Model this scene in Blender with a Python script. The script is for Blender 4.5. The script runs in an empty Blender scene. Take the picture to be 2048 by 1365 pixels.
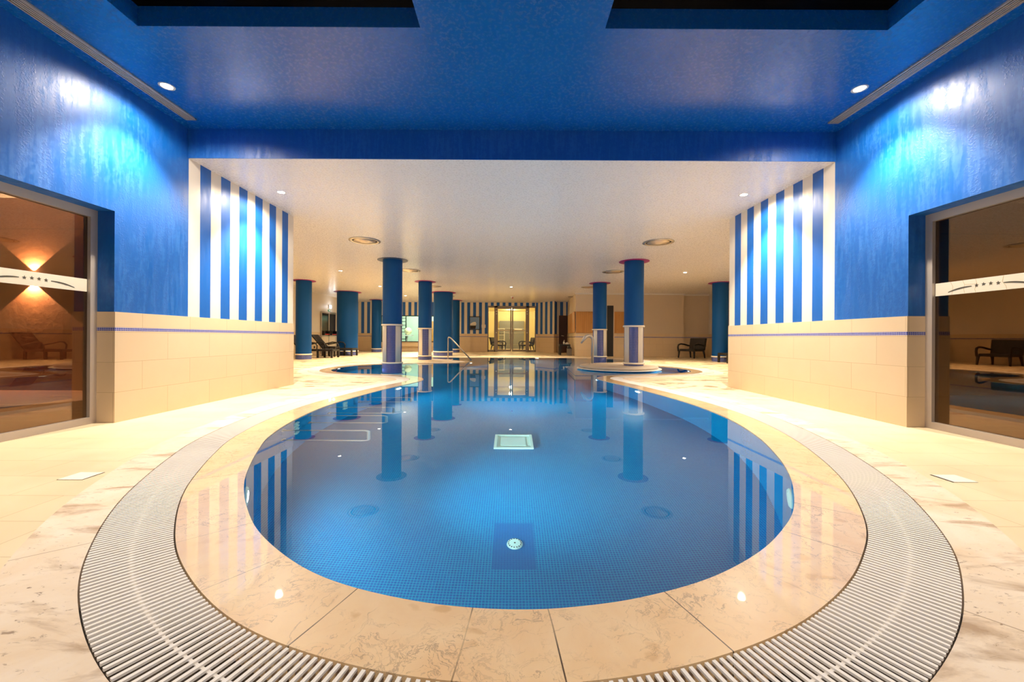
import bpy, bmesh, math, random
import numpy as np
from mathutils import Vector, Matrix
from mathutils.geometry import tessellate_polygon

random.seed(7)
PI = math.pi
sc = bpy.context.scene
C = sc.collection
FOCAL = 800.0            # focal length in pixels of the 2048 px wide frame
EYE = 0.85               # camera height
ZF = 3.33                # blue front ceiling
ZW = 2.98                # white far ceiling
HX = 3.87                # half width of the front hall
WT = 1.083               # top of the tiled dado
YB = 4.79                # where the low ceiling begins
YE = 7.10                # end of the striped walls
YFAR = 24.2
XS = 9.5
DEPTH = 1.17

# ------------------------------------------------------------------ materials
def new_mat(name):
    m = bpy.data.materials.new(name); m.use_nodes = True
    nt = m.node_tree; nt.nodes.clear()
    out = nt.nodes.new('ShaderNodeOutputMaterial')
    b = nt.nodes.new('ShaderNodeBsdfPrincipled')
    nt.links.new(b.outputs[0], out.inputs[0])
    return m, nt, b, out

class N:
    """little node-building helper"""
    def __init__(s, nt): s.nt = nt
    def node(s, t, **k):
        n = s.nt.nodes.new(t)
        for a, v in k.items(): setattr(n, a, v)
        return n
    def put(s, sock, v):
        if isinstance(v, bpy.types.NodeSocket): s.nt.links.new(v, sock)
        elif v is not None: sock.default_value = v
    def math(s, op, a, b=None, c=None, clamp=False):
        n = s.node('ShaderNodeMath', operation=op, use_clamp=clamp)
        s.put(n.inputs[0], a)
        if b is not None: s.put(n.inputs[1], b)
        if c is not None: s.put(n.inputs[2], c)
        return n.outputs[0]
    def mix(s, f, a, b, blend='MIX'):
        n = s.node('ShaderNodeMix', data_type='RGBA', blend_type=blend)
        s.put(n.inputs[0], f); s.put(n.inputs[6], col4(a)); s.put(n.inputs[7], col4(b))
        return n.outputs[2]
    def xyz(s, x, y, z=0.0):
        n = s.node('ShaderNodeCombineXYZ')
        for i, v in enumerate((x, y, z)): s.put(n.inputs[i], v)
        return n.outputs[0]
    def pos(s):
        g = s.node('ShaderNodeNewGeometry')
        p = s.node('ShaderNodeSeparateXYZ'); s.nt.links.new(g.outputs['Position'], p.inputs[0])
        return g.outputs['Position'], p.outputs
    def objco(s):
        t = s.node('ShaderNodeTexCoord')
        p = s.node('ShaderNodeSeparateXYZ'); s.nt.links.new(t.outputs['Object'], p.inputs[0])
        return t.outputs['Object'], p.outputs
    def uv(s):
        t = s.node('ShaderNodeTexCoord')
        p = s.node('ShaderNodeSeparateXYZ'); s.nt.links.new(t.outputs['UV'], p.inputs[0])
        return t.outputs['UV'], p.outputs
    def scale(s, v, k):
        n = s.node('ShaderNodeVectorMath', operation='MULTIPLY'); s.put(n.inputs[0], v)
        n.inputs[1].default_value = k; return n.outputs[0]
    def noise(s, v, sc_, detail=4, rough=.55, dist=0.0):
        n = s.node('ShaderNodeTexNoise'); s.put(n.inputs['Vector'], v)
        n.inputs['Scale'].default_value = sc_; n.inputs['Detail'].default_value = detail
        n.inputs['Roughness'].default_value = rough; n.inputs['Distortion'].default_value = dist
        return n.outputs['Fac']
    def ramp(s, v, a, b, lo=0.0, hi=1.0):
        n = s.node('ShaderNodeMapRange'); s.put(n.inputs[0], v)
        n.inputs[1].default_value = a; n.inputs[2].default_value = b
        n.inputs[3].default_value = lo; n.inputs[4].default_value = hi
        return n.outputs[0]
    def brick(s, v, w, h, mortar, c1, c2, cm, off=.5, smooth=.1):
        n = s.node('ShaderNodeTexBrick', offset=off, squash=1.0)
        s.put(n.inputs['Vector'], v)
        n.inputs['Scale'].default_value = 1.0
        n.inputs['Brick Width'].default_value = w; n.inputs['Row Height'].default_value = h
        n.inputs['Mortar Size'].default_value = mortar; n.inputs['Mortar Smooth'].default_value = smooth
        n.inputs['Color1'].default_value = col4(c1); n.inputs['Color2'].default_value = col4(c2)
        n.inputs['Mortar'].default_value = col4(cm)
        return n.outputs['Color'], n.outputs['Fac']
    def bump(s, h, strength=.2, dist=.01):
        n = s.node('ShaderNodeBump'); s.put(n.inputs['Height'], h)
        n.inputs['Strength'].default_value = strength; n.inputs['Distance'].default_value = dist
        return n.outputs[0]

def col4(c):
    if isinstance(c, bpy.types.NodeSocket): return c
    return (c[0], c[1], c[2], 1.0)

def plain(name, c, rough=.5, metal=0.0, spec=.5, coat=0.0, emit=None, es=0.0):
    m, nt, b, out = new_mat(name)
    b.inputs['Base Color'].default_value = col4(c)
    b.inputs['Roughness'].default_value = rough; b.inputs['Metallic'].default_value = metal
    b.inputs['Specular IOR Level'].default_value = spec
    b.inputs['Coat Weight'].default_value = coat
    if emit:
        b.inputs['Emission Color'].default_value = col4(emit); b.inputs['Emission Strength'].default_value = es
    return m

BLUE = (.002, .100, .42)
CREAM = (.80, .72, .62)
M = {}

def paint_blue():
    m, nt, b, out = new_mat('blue_gloss_paint'); n = N(nt)
    p, xyz = n.pos()
    streak = n.noise(n.scale(p, (9, 9, 1.6)), 1.0, 5, .6)
    fine = n.noise(p, 55, 3, .6)
    drip = n.noise(n.scale(p, (26, 26, 3.0)), 1.0, 6, .68, .3)
    blot = n.noise(p, 24, 5, .7)
    film = n.math('MULTIPLY', n.ramp(n.math('ADD', n.math('MULTIPLY', drip, .6), n.math('MULTIPLY', blot, .4)), .47, .56), n.ramp(n.noise(p, 1.3, 3), .36, .56))
    n.put(b.inputs['Base Color'], n.mix(n.math('MULTIPLY', film, .38), BLUE, (.03, .19, .58)))
    n.put(b.inputs['Roughness'], n.math('ADD', n.ramp(streak, .35, .65, .36, .55), n.math('MULTIPLY', film, .12)))
    wet = n.math('MULTIPLY', n.ramp(streak, .45, .6), n.ramp(fine, .5, .62))
    n.put(b.inputs['Normal'], n.bump(wet, .25, .004))
    b.inputs['Specular IOR Level'].default_value = .55
    return m
M['blue'] = paint_blue()
def ceil_blue():
    m, nt, b, out = new_mat('blue_ceiling_paint'); n = N(nt)
    p, xyz = n.pos()
    blot = n.noise(p, 30, 5, .65); big = n.noise(p, 1.1, 3, .5)
    b.inputs['Base Color'].default_value = col4(BLUE)
    n.put(b.inputs['Roughness'], n.ramp(blot, .4, .6, .20, .30))
    n.put(b.inputs['Normal'], n.bump(n.math('MULTIPLY', n.ramp(blot, .52, .60), n.ramp(big, .4, .6)), .35, .004))
    b.inputs['Specular IOR Level'].default_value = .42
    return m
M['blue_ceil'] = ceil_blue()
M['blue_plain'] = plain('blue_column_paint', (.0005, .062, .24), .55, spec=.2)
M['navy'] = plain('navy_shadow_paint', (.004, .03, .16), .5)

def white_ceiling():
    m, nt, b, out = new_mat('white_ceiling_paint'); n = N(nt)
    p, xyz = n.pos()
    f = n.noise(p, 40, 4, .6)
    b.inputs['Base Color'].default_value = (.86, .83, .80, 1)
    n.put(b.inputs['Roughness'], n.ramp(f, .4, .6, .24, .36))
    n.put(b.inputs['Normal'], n.bump(n.noise(p, 60, 3, .6), .03, .003))
    return m
M['white_ceil'] = white_ceiling()
M['cream'] = plain('cream_wall_paint', CREAM, .5)
M['tan_wall'] = plain('sand_wall_paint', (.70, .58, .44), .55)

def stripes(name, axis, start, pitch=.178, first_blue=False):
    m, nt, b, out = new_mat(name); n = N(nt)
    p, xyz = n.pos()
    k = n.math('FLOOR', n.math('DIVIDE', n.math('SUBTRACT', xyz[axis], start), pitch))
    odd = n.math('FLOORED_MODULO', k, 2.0)
    odd = n.math('GREATER_THAN', odd, .5)
    c = n.mix(odd, BLUE, CREAM) if first_blue else n.mix(odd, CREAM, BLUE)
    n.put(b.inputs['Base Color'], c)
    streak = n.noise(n.scale(p, (12, 12, 2)), 1.0, 4, .6)
    n.put(b.inputs['Roughness'], n.ramp(streak, .35, .65, .42, .58))
    return m
M['stripe_side'] = stripes('striped_side_wall_paint', 1, YB)
M['stripe_far'] = stripes('striped_far_wall_paint', 0, -9.6)
M['stripe_angled'] = stripes('striped_angled_wall_paint', 0, 1.62, .128)

def dado():
    m, nt, b, out = new_mat('sand_dado_tiles'); n = N(nt)
    p, xyz = n.pos()
    s = n.math('ADD', xyz[0], xyz[1])
    v = n.xyz(n.math('ADD', s, 20.13), xyz[2])
    tile, tf = n.brick(v, .62, .295, .0022, (.76, .60, .40), (.72, .565, .37), (.50, .36, .20))
    cloud = n.noise(p, 5, 5, .6)
    tile = n.mix(n.ramp(cloud, .35, .7, 0, .25), tile, (.70, .52, .32))
    mos, mf = n.brick(v, .0185, .0175, .0018, (.015, .03, .30), (.03, .06, .42), (.65, .62, .70), off=0)
    band = n.math('MULTIPLY', n.math('GREATER_THAN', xyz[2], .898), n.math('LESS_THAN', xyz[2], .933))
    n.put(b.inputs['Base Color'], n.mix(band, tile, mos))
    n.put(b.inputs['Roughness'], n.math('SUBTRACT', .42, n.math('MULTIPLY', band, .2)))
    n.put(b.inputs['Normal'], n.bump(n.math('SUBTRACT', 1.0, tf), .25, .002))
    return m
M['dado'] = dado()

def deck():
    m, nt, b, out = new_mat('sand_deck_tiles'); n = N(nt)
    p, xyz = n.pos()
    v = n.xyz(n.math('ADD', xyz[0], 12.1), n.math('ADD', xyz[1], 11.8 - .056 - 1.18))
    tile, tf = n.brick(v, .59, .295, .0016, (.80, .65, .43), (.77, .62, .40), (.46, .30, .13))
    cloud = n.noise(p, 2.2, 5, .6)
    tile = n.mix(n.ramp(cloud, .4, .75, 0, .3), tile, (.82, .68, .47))
    # damp stains that cluster round the bays, shapes of their own
    st = n.noise(n.scale(p, (1.1, 2.4, 1)), 1.6, 6, .68, .4)
    far = n.ramp(xyz[1], 5.0, 7.0)
    mask = n.math('MULTIPLY', n.ramp(st, .525, .57), far)
    tile = n.mix(n.math('MULTIPLY', mask, .75), tile, (.13, .075, .03))
    n.put(b.inputs['Base Color'], tile)
    n.put(b.inputs['Roughness'], n.ramp(cloud, .3, .7, .30, .5))
    n.put(b.inputs['Normal'], n.bump(n.math('SUBTRACT', 1.0, tf), .2, .002))
    return m
M['deck'] = deck()

def border():
    m, nt, b, out = new_mat('weathered_travertine'); n = N(nt)
    p, xyz = n.pos(); _, uv = n.uv()
    cl = n.noise(p, 3.2, 6, .65, .6); pit = n.noise(n.scale(p, (1.0, 2.3, 1)), 20, 5, .72, .8); big = n.noise(p, 1.3, 2)
    c = n.mix(n.ramp(cl, .35, .7), (.82, .70, .56), (.74, .57, .39))
    dirt = n.math('MULTIPLY', n.ramp(pit, .60, .67), n.ramp(big, .40, .60))
    c = n.mix(n.math('MULTIPLY', dirt, .85), c, (.16, .085, .04))
    smear = n.noise(n.scale(p, (1.2, 3.4, 1)), 2.0, 6, .62, .5)
    c = n.mix(n.ramp(smear, .52, .66, 0, .8), c, (.36, .22, .11))
    j = n.math('LESS_THAN', n.math('FRACT', n.math('DIVIDE', uv[0], 1.02)), .004)
    c = n.mix(n.math('MULTIPLY', j, .7), c, (.25, .16, .08))
    n.put(b.inputs['Base Color'], c)
    b.inputs['Roughness'].default_value = .55
    n.put(b.inputs['Normal'], n.bump(n.math('SUBTRACT', 1.0, dirt), .3, .003))
    return m
M['border'] = border()

def coping():
    m, nt, b, out = new_mat('wet_fossil_limestone'); n = N(nt)
    p, xyz = n.pos(); _, uv = n.uv()
    warp = n.node('ShaderNodeTexNoise'); n.put(warp.inputs['Vector'], p)
    warp.inputs['Scale'].default_value = 9; warp.inputs['Detail'].default_value = 5
    w2 = n.node('ShaderNodeVectorMath', operation='MULTIPLY_ADD')
    n.put(w2.inputs[0], warp.outputs['Color']); w2.inputs[1].default_value = (.16, .16, 0); n.put(w2.inputs[2], p)
    vein = None
    for sc_, wd, off in ((3.2, .010, (0, 0, 0)), (7.0, .013, (5, 3, 0)), (13.0, .016, (9, 1, 0))):
        q = n.node('ShaderNodeVectorMath', operation='ADD'); n.put(q.inputs[0], w2.outputs[0]); q.inputs[1].default_value = off
        f = n.noise(q.outputs[0], sc_, 6, .62, .9)
        l = n.math('SUBTRACT', 1.0, n.ramp(n.math('ABSOLUTE', n.math('SUBTRACT', f, .5)), 0.0, wd))
        l = n.math('MULTIPLY', l, n.ramp(n.noise(q.outputs[0], 2.2, 3), .47, .60))
        vein = l if vein is None else n.math('MAXIMUM', vein, l)
    cl = n.noise(p, 4, 5, .6, .5)
    c = n.mix(n.ramp(cl, .35, .7), (.90, .66, .38), (.84, .55, .28))
    vo2 = n.node('ShaderNodeTexVoronoi'); n.put(vo2.inputs['Vector'], w2.outputs[0]); vo2.inputs['Scale'].default_value = 11
    spot = n.math('SUBTRACT', 1.0, n.ramp(vo2.outputs['Distance'], .16, .30))
    spot = n.math('MULTIPLY', spot, n.ramp(n.noise(p, 3.1, 2), .48, .6))
    c = n.mix(n.math('MULTIPLY', spot, .5), c, (.60, .33, .12))
    c = n.mix(n.math('MULTIPLY', vein, .62), c, (.25, .15, .10))
    fr = n.math('FRACT', n.math('ADD', n.math('DIVIDE', uv[0], .41), .677))
    j = n.math('LESS_THAN', fr, .009)
    c = n.mix(n.math('MULTIPLY', j, n.ramp(n.noise(p, 2.7, 2), .42, .58, .25, .95)), c, (.07, .04, .02))
    n.put(b.inputs['Base Color'], c)
    b.inputs['Roughness'].default_value = .35
    b.inputs['Coat Weight'].default_value = 1.0; b.inputs['Coat Roughness'].default_value = .015
    b.inputs['Coat IOR'].default_value = 1.36
    return m
M['coping'] = coping()

def mosaic(name, c1, c2, cm, pitch=.0187, mortar=.0016, patch=False, rough=.22):
    m, nt, b, out = new_mat(name); n = N(nt)
    v, uv = n.uv()
    c, f = n.brick(v, pitch, pitch, mortar, c1, c2, cm, off=0)
    p, xyz = n.pos()
    fade = n.ramp(n.noise(p, 3.0, 4, .6), .35, .7)
    c = n.mix(n.math('MULTIPLY', fade, .25), c, c1)
    if patch:
        ins = None
        for ax, a, bb in ((0, -.115, .165), (1, 2.47, 2.93)):
            t = n.math('MULTIPLY', n.math('GREATER_THAN', xyz[ax], a), n.math('LESS_THAN', xyz[ax], bb))
            ins = t if ins is None else n.math('MULTIPLY', ins, t)
        ins = n.math('MULTIPLY', ins, n.math('LESS_THAN', xyz[2], -1.0))
        c = n.mix(n.math('MULTIPLY', ins, .75), c, c1)
    n.put(b.inputs['Base Color'], c)
    b.inputs['Roughness'].default_value = rough
    return m
M['pool_mosaic'] = mosaic('pool_blue_mosaic', (.000, .085, .28), (.000, .105, .32), (.000, .34, .46), pitch=.0187, mortar=.0015, patch=True)
M['blue_mosaic'] = mosaic('violet_blue_mosaic', (.008, .04, .24), (.02, .065, .32), (.40, .36, .46), pitch=.024, mortar=.0013)

def water():
    m = bpy.data.materials.new('clear_pool_water'); m.use_nodes = True
    nt = m.node_tree; nt.nodes.clear(); n = N(nt)
    out = n.node('ShaderNodeOutputMaterial')
    g = n.node('ShaderNodeBsdfGlass'); g.inputs['IOR'].default_value = 1.333; g.inputs['Roughness'].default_value = 0.0
    g.inputs['Color'].default_value = (.97, 1, 1, 1)
    nt.links.new(g.outputs[0], out.inputs[0])
    return m
M['water'] = water()

def glass(name, tint, refl, base):
    m = bpy.data.materials.new(name); m.use_nodes = True
    nt = m.node_tree; nt.nodes.clear(); n = N(nt)
    out = n.node('ShaderNodeOutputMaterial')
    t = n.node('ShaderNodeBsdfTransparent'); t.inputs[0].default_value = col4(tint)
    g = n.node('ShaderNodeBsdfGlossy'); g.inputs['Roughness'].default_value = 0.0; g.inputs[0].default_value = col4(refl)
    f = n.node('ShaderNodeFresnel'); geo = n.node('ShaderNodeNewGeometry')
    n.put(f.inputs['IOR'], n.ramp(geo.outputs['Backfacing'], 0, 1, base, 1/base))   # same mirror strength on both faces
    mx = n.node('ShaderNodeMixShader')
    nt.links.new(f.outputs[0], mx.inputs[0]); nt.links.new(t.outputs[0], mx.inputs[1]); nt.links.new(g.outputs[0], mx.inputs[2])
    nt.links.new(mx.outputs[0], out.inputs[0])
    return m
M['bronze_glass'] = glass('bronze_tinted_glass', (.62, .52, .44), (1, .74, .5), 2.1)
M['clear_glass'] = glass('clear_glass', (.92, .93, .90), (1, 1, 1), 1.45)
M['dark_glass'] = plain('night_skylight_glass', (.004, .004, .008), .12)

M['grate'] = plain('white_grate_plastic', (.90, .85, .78), .5)
M['channel'] = plain('shaded_channel_concrete', (.055, .035, .02), .6)  # shade of the gaps between the bars is put into this colour
M['alu'] = plain('grey_window_aluminium', (.52, .46, .41), .42, .35)
M['alu_dark'] = plain('door_aluminium', (.30, .25, .21), .45, .3)
M['steel'] = plain('polished_stainless_steel', (.88, .85, .78), .30, .8)
M['steel_dull'] = plain('satin_steel', (.58, .55, .51), .32, 1.0)
M['white'] = plain('white_plastic', (.80, .78, .74), .4)
M['ring'] = plain('white_moulding', (.84, .78, .68), .4)
M['panel_white'] = plain('white_column_panel', (.72, .68, .62), .5)
M['magenta'] = plain('magenta_disc_paint', (.30, .005, .15), .5)
M['slate'] = plain('slate_blue_disc_paint', (.06, .09, .16), .5)
M['lamp_glow'] = plain('lamp_glow', (1, .9, .7), .4, emit=(1, .86, .62), es=60)
M['cold_glow'] = plain('emergency_lamp_glow', (1, 1, 1), .4, emit=(.85, .93, 1), es=14)
M['pool_glow'] = plain('underwater_lamp_glow', (.9, 1, 1), .4, emit=(.85, 1, 1), es=25)
M['black'] = plain('black_plastic', (.012, .011, .010), .4)
M['gap'] = plain('dark_joint', (.03, .022, .015), .8)
M['red'] = plain('red_bar', (.55, .03, .02), .4)
M['green'] = plain('green_sign', (.01, .22, .09), .4)
M['pool_white'] = plain('pale_pool_fitting', (.55, .80, .72), .4)
M['decal'] = plain('frosted_cream_film', (.74, .68, .56), .6)
M['decal_dark'] = plain('dark_cut_film', (.06, .05, .035), .6)
M['decal_crack'] = plain('tan_crack', (.48, .37, .20), .7)
M['lid'] = plain('pale_lid', (.90, .85, .75), .4)
M['ball'] = plain('pale_yellow_rubber', (.80, .72, .45), .4)
M['mint'] = plain('mint_wall', (.70, .86, .72), .6)
M['yellow_wall'] = plain('yellow_cream_wall', (.86, .74, .42), .6)
M['maroon'] = plain('dark_red_wood', (.045, .011, .006), .4)
M['dark_wood'] = plain('dark_table_wood', (.03, .02, .014), .45)
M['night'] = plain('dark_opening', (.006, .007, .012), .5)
M['grey_panel'] = plain('grey_panel', (.22, .22, .22), .5)
M['sky_picture'] = plain('picture_blue', (.18, .32, .62), .5)
M['grey_bin'] = plain('grey_bin_plastic', (.16, .14, .12), .5)
M['soap'] = plain('white_soap_bottle', (.80, .74, .62), .35)

def wicker():
    m, nt, b, out = new_mat('dark_wicker'); n = N(nt)
    p, xyz = n.objco()
    w = n.node('ShaderNodeTexChecker'); n.put(w.inputs['Vector'], p); w.inputs['Scale'].default_value = 70
    n.put(b.inputs['Base Color'], n.mix(w.outputs['Fac'], (.006, .0045, .0035), (.016, .012, .009)))
    b.inputs['Roughness'].default_value = .45
    n.put(b.inputs['Normal'], n.bump(w.outputs['Fac'], .3, .003))
    return m
M['wicker'] = wicker()

def pine():
    m, nt, b, out = new_mat('knotty_pine_boards'); n = N(nt)
    p, xyz = n.pos()
    s = n.math('ADD', xyz[0], n.math('MULTIPLY', xyz[1], 1.0))
    k = n.math('FLOOR', n.math('DIVIDE', s, .095))
    wn = n.node('ShaderNodeTexWhiteNoise', noise_dimensions='1D'); n.put(wn.inputs['W'], k)
    grain = n.noise(n.xyz(n.math('MULTIPLY', s, 30), n.math('MULTIPLY', xyz[2], 1.2), k), 1.0, 5, .6)
    c = n.mix(n.ramp(grain, .35, .7), (.56, .26, .06), (.42, .17, .035))
    c = n.mix(n.math('MULTIPLY', wn.outputs['Value'], .35), c, (.62, .32, .09))
    vo = n.node('ShaderNodeTexVoronoi'); n.put(vo.inputs['Vector'], n.xyz(n.math('MULTIPLY', s, 1.6), xyz[2], 0)); vo.inputs['Scale'].default_value = 5
    c = n.mix(n.math('MULTIPLY', n.math('LESS_THAN', vo.outputs['Distance'], .085), .85), c, (.12, .05, .015))
    j = n.math('LESS_THAN', n.math('FRACT', n.math('DIVIDE', s, .095)), .05)
    c = n.mix(n.math('MULTIPLY', j, .6), c, (.14, .06, .02))
    n.put(b.inputs['Base Color'], c); b.inputs['Roughness'].default_value = .5
    return m
M['pine'] = pine()
M['orange_door'] = plain('orange_door_wood', (.62, .24, .04), .45)

def terracotta():
    m, nt, b, out = new_mat('rough_terracotta_render'); n = N(nt)
    p, xyz = n.pos()
    f = n.noise(p, 4, 6, .65); h = n.noise(p, 14, 5, .6)
    c = n.mix(n.ramp(f, .3, .7), (.42, .19, .10), (.33, .145, .08))
    j1 = n.math('LESS_THAN', n.math('ABSOLUTE', n.math('SUBTRACT', xyz[2], .88)), .006)
    j2 = n.math('LESS_THAN', n.math('ABSOLUTE', n.math('SUBTRACT', xyz[2], 2.50)), .006)
    c = n.mix(n.math('MULTIPLY', n.math('MAXIMUM', j1, j2), .6), c, (.14, .06, .03))
    n.put(b.inputs['Base Color'], c); b.inputs['Roughness'].default_value = .55
    n.put(b.inputs['Normal'], n.bump(h, .35, .012))
    return m
M['terracotta'] = terracotta()
def paving():
    m, nt, b, out = new_mat('red_terrace_paving'); n = N(nt)
    p, xyz = n.pos()
    c, f = n.brick(n.xyz(n.math('ADD', xyz[0], 30), n.math('ADD', xyz[1], 9)), .4, .2, .006, (.30, .13, .09), (.36, .17, .12), (.42, .34, .28))
    n.put(b.inputs['Base Color'], c); b.inputs['Roughness'].default_value = .5
    return m
M['paving'] = paving()

# ------------------------------------------------------------------ mesh helpers
def box(bm, x0, x1, y0, y1, z0, z1, mi=0):
    vs = [bm.verts.new(v) for v in ((x0,y0,z0),(x1,y0,z0),(x1,y1,z0),(x0,y1,z0),(x0,y0,z1),(x1,y0,z1),(x1,y1,z1),(x0,y1,z1))]
    fs = [(0,3,2,1),(4,5,6,7),(0,1,5,4),(1,2,6,5),(2,3,7,6),(3,0,4,7)]
    out = []
    for f in fs:
        fc = bm.faces.new([vs[i] for i in f]); fc.material_index = mi; out.append(fc)
    return vs

def bbox(x0, x1, y0, y1, z0, z1, bev=0.0):
    bm = bmesh.new(); box(bm, x0, x1, y0, y1, z0, z1)
    if bev > 0:
        bmesh.ops.bevel(bm, geom=list(bm.edges), offset=bev, segments=2, affect='EDGES', profile=.7)
    return bm

def prism(bm, pts, z0, z1, mi=0):
    """vertical prism over plan points (counter-clockwise)"""
    n = len(pts)
    lo = [bm.verts.new((p[0], p[1], z0)) for p in pts]; hi = [bm.verts.new((p[0], p[1], z1)) for p in pts]
    for i in range(n):
        f = bm.faces.new((lo[i], lo[(i+1) % n], hi[(i+1) % n], hi[i])); f.material_index = mi
    f = bm.faces.new(hi); f.material_index = mi
    f = bm.faces.new(list(reversed(lo))); f.material_index = mi

def lathe(bm, prof, seg=48, a0=0.0, a1=2*PI, cx=0, cy=0, smooth=True, uv=False):
    """profile of (radius, z) turned about the z axis"""
    full = abs(a1 - a0 - 2*PI) < 1e-6
    n = seg if full else seg + 1
    uvl = bm.loops.layers.uv.verify() if uv else None
    rings = []
    for k in range(n):
        a = a0 + (a1 - a0) * k / seg
        rings.append([bm.verts.new((cx + r*math.cos(a), cy + r*math.sin(a), z)) for r, z in prof])
    for k in range(seg):
        A = rings[k]; B = rings[(k+1) % n]
        for i in range(len(prof) - 1):
            if prof[i][0] < 1e-6 and prof[i+1][0] < 1e-6: continue
            try: f = bm.faces.new((A[i], B[i], B[i+1], A[i+1]))
            except ValueError: continue
            f.smooth = smooth
            if uv:
                R = max(prof[i][0], prof[i+1][0])
                us = [a0 + (a1-a0)*k/seg, a0 + (a1-a0)*(k+1)/seg, a0 + (a1-a0)*(k+1)/seg, a0 + (a1-a0)*k/seg]
                zs = [prof[i][1], prof[i][1], prof[i+1][1], prof[i+1][1]]
                for l, uu, zz in zip(f.loops, us, zs): l[uvl].uv = (uu*R + 10, zz + 10)
    bmesh.ops.remove_doubles(bm, verts=bm.verts, dist=1e-6)
    return bm

def tube(bm, pts, r, seg=12, cap=True, radii=None):
    pts = [Vector(p) for p in pts]
    n = len(pts); rings = []; up = None
    for i, p in enumerate(pts):
        t = (pts[min(i+1, n-1)] - pts[max(i-1, 0)]).normalized()
        if up is None:
            up = Vector((0, 0, 1)) if abs(t.z) < .9 else Vector((1, 0, 0))
        s = t.cross(up).normalized(); up = s.cross(t).normalized()
        rr = radii[i] if radii else r
        rings.append([bm.verts.new(p + (s*math.cos(2*PI*k/seg) + up*math.sin(2*PI*k/seg))*rr) for k in range(seg)])
    for i in range(n-1):
        for k in range(seg):
            f = bm.faces.new((rings[i][k], rings[i][(k+1) % seg], rings[i+1][(k+1) % seg], rings[i+1][k])); f.smooth = True
    if cap:
        bm.faces.new(list(reversed(rings[0]))); bm.faces.new(rings[-1])
    return bm

def rounded(pts, rad=.08, k=6):
    """poly-line with rounded corners"""
    pts = [Vector(p) for p in pts]; out = [pts[0]]
    for i in range(1, len(pts)-1):
        a, b, c = pts[i-1], pts[i], pts[i+1]
        d1 = min(rad, (a-b).length*.49); d2 = min(rad, (c-b).length*.49)
        p0 = b + (a-b).normalized()*d1; p2 = b + (c-b).normalized()*d2
        for j in range(k+1):
            t = j/k
            out.append(p0*(1-t)**2 + b*2*t*(1-t) + p2*t*t)
    out.append(pts[-1]); return out

def obj(name, bm, mats, parent=None, loc=None, fix=True):
    if fix: bmesh.ops.recalc_face_normals(bm, faces=bm.faces)
    me = bpy.data.meshes.new(name); bm.to_mesh(me); bm.free()
    for m in (mats if isinstance(mats, (list, tuple)) else [mats]): me.materials.append(m)
    o = bpy.data.objects.new(name, me); C.objects.link(o)
    if parent: o.parent = parent
    if loc: o.location = loc
    return o

def tag(o, label, cat, group=None, kind=None):
    o['label'] = label; o['category'] = cat
    if group: o['group'] = group
    if kind: o['kind'] = kind
    return o

def thing(name, label, cat, loc=(0, 0, 0), rz=0.0, group=None):
    o = bpy.data.objects.new(name, None); C.objects.link(o); o.empty_display_size = .1
    o.location = loc; o.rotation_euler = (0, 0, rz)
    return tag(o, label, cat, group)

def struct(name, bm, mats, label=None, cat=None, fix=True):
    o = obj(name, bm, mats, fix=fix); o['kind'] = 'structure'
    if label: o['label'] = label
    if cat: o['category'] = cat
    return o

def dup(o, loc=None, rz=None, label=None, parent=None):
    c = o.copy(); C.objects.link(c)
    if parent: c.parent = parent
    if loc is not None: c.location = loc
    if rz is not None: c.rotation_euler = (0, 0, rz)
    if label: c['label'] = label
    for ch in list(o.children): dup(ch, parent=c)
    return c

# ------------------------------------------------------------------ pool outline in plan
CTRL = [(0.02,1.25),(-.31,1.29),(-.69,1.43),(-1.05,1.70),(-1.31,1.99),(-1.55,2.33),(-1.74,2.68),(-1.90,3.02),(-2.06,3.42),(-2.21,4.10),
        (-2.27,4.95),(-2.17,5.92),(-2.04,6.66),(-1.90,7.20),(-1.79,7.60),(-1.76,8.05),(-1.95,8.55),(-2.40,8.98),(-2.93,9.16),(-3.56,9.33),
        (-4.04,9.54),(-4.38,9.86),(-4.60,10.25),(-4.72,10.70),(-4.73,11.30),(-4.54,11.95),(-4.06,12.48),(-3.52,12.84),(-2.98,13.0),(-2.1,13.14),
        (-1.60,13.42),(-1.32,13.92),(-1.50,14.46),(-2.10,15.20),(-2.70,15.88),(-3.30,16.22),(-3.85,16.36),(-4.12,16.62),(-3.85,16.86),(-3.2,16.95),
        (-2.0,16.95),(-.6,17.05),(.6,17.15),(2.0,17.15),(3.2,17.0),(4.1,16.6),(4.62,16.0),(4.78,15.3),(4.45,14.68),(3.7,14.25),(2.95,13.98),
        (2.62,13.62),(2.95,13.22),(3.65,12.86),(4.38,12.32),(4.74,11.65),(4.83,11.0),(4.70,10.44),(4.43,10.08),(4.03,9.79),(3.39,9.53),(2.55,9.28),
        (2.05,9.0),(1.83,8.5),(1.88,7.95),(2.04,7.27),(2.18,6.55),(2.34,5.44),(2.36,4.7),(2.30,4.1),(2.15,3.47),(1.98,3.0),(1.82,2.64),(1.64,2.32),
        (1.41,1.99),(1.21,1.78),(1.0,1.60),(.73,1.43),(.47,1.325),(.27,1.275)]
def closed_spline(ctrl, step=.04):
    P = np.array(ctrl); n = len(P); out = []
    for i in range(n):
        p0, p1, p2, p3 = P[(i-1) % n], P[i], P[(i+1) % n], P[(i+2) % n]
        k = max(2, int(np.linalg.norm(p2-p1)/step))
        for j in range(k):
            t = j/k
            out.append(.5*((2*p1)+(-p0+p2)*t+(2*p0-5*p1+4*p2-p3)*t*t+(-p0+3*p1-3*p2+p3)*t**3))
    return np.array(out)
edge = closed_spline(CTRL)
for _ in range(3):                                       # light smoothing
    edge = .25*np.roll(edge, 1, 0) + .5*edge + .25*np.roll(edge, -1, 0)
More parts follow.
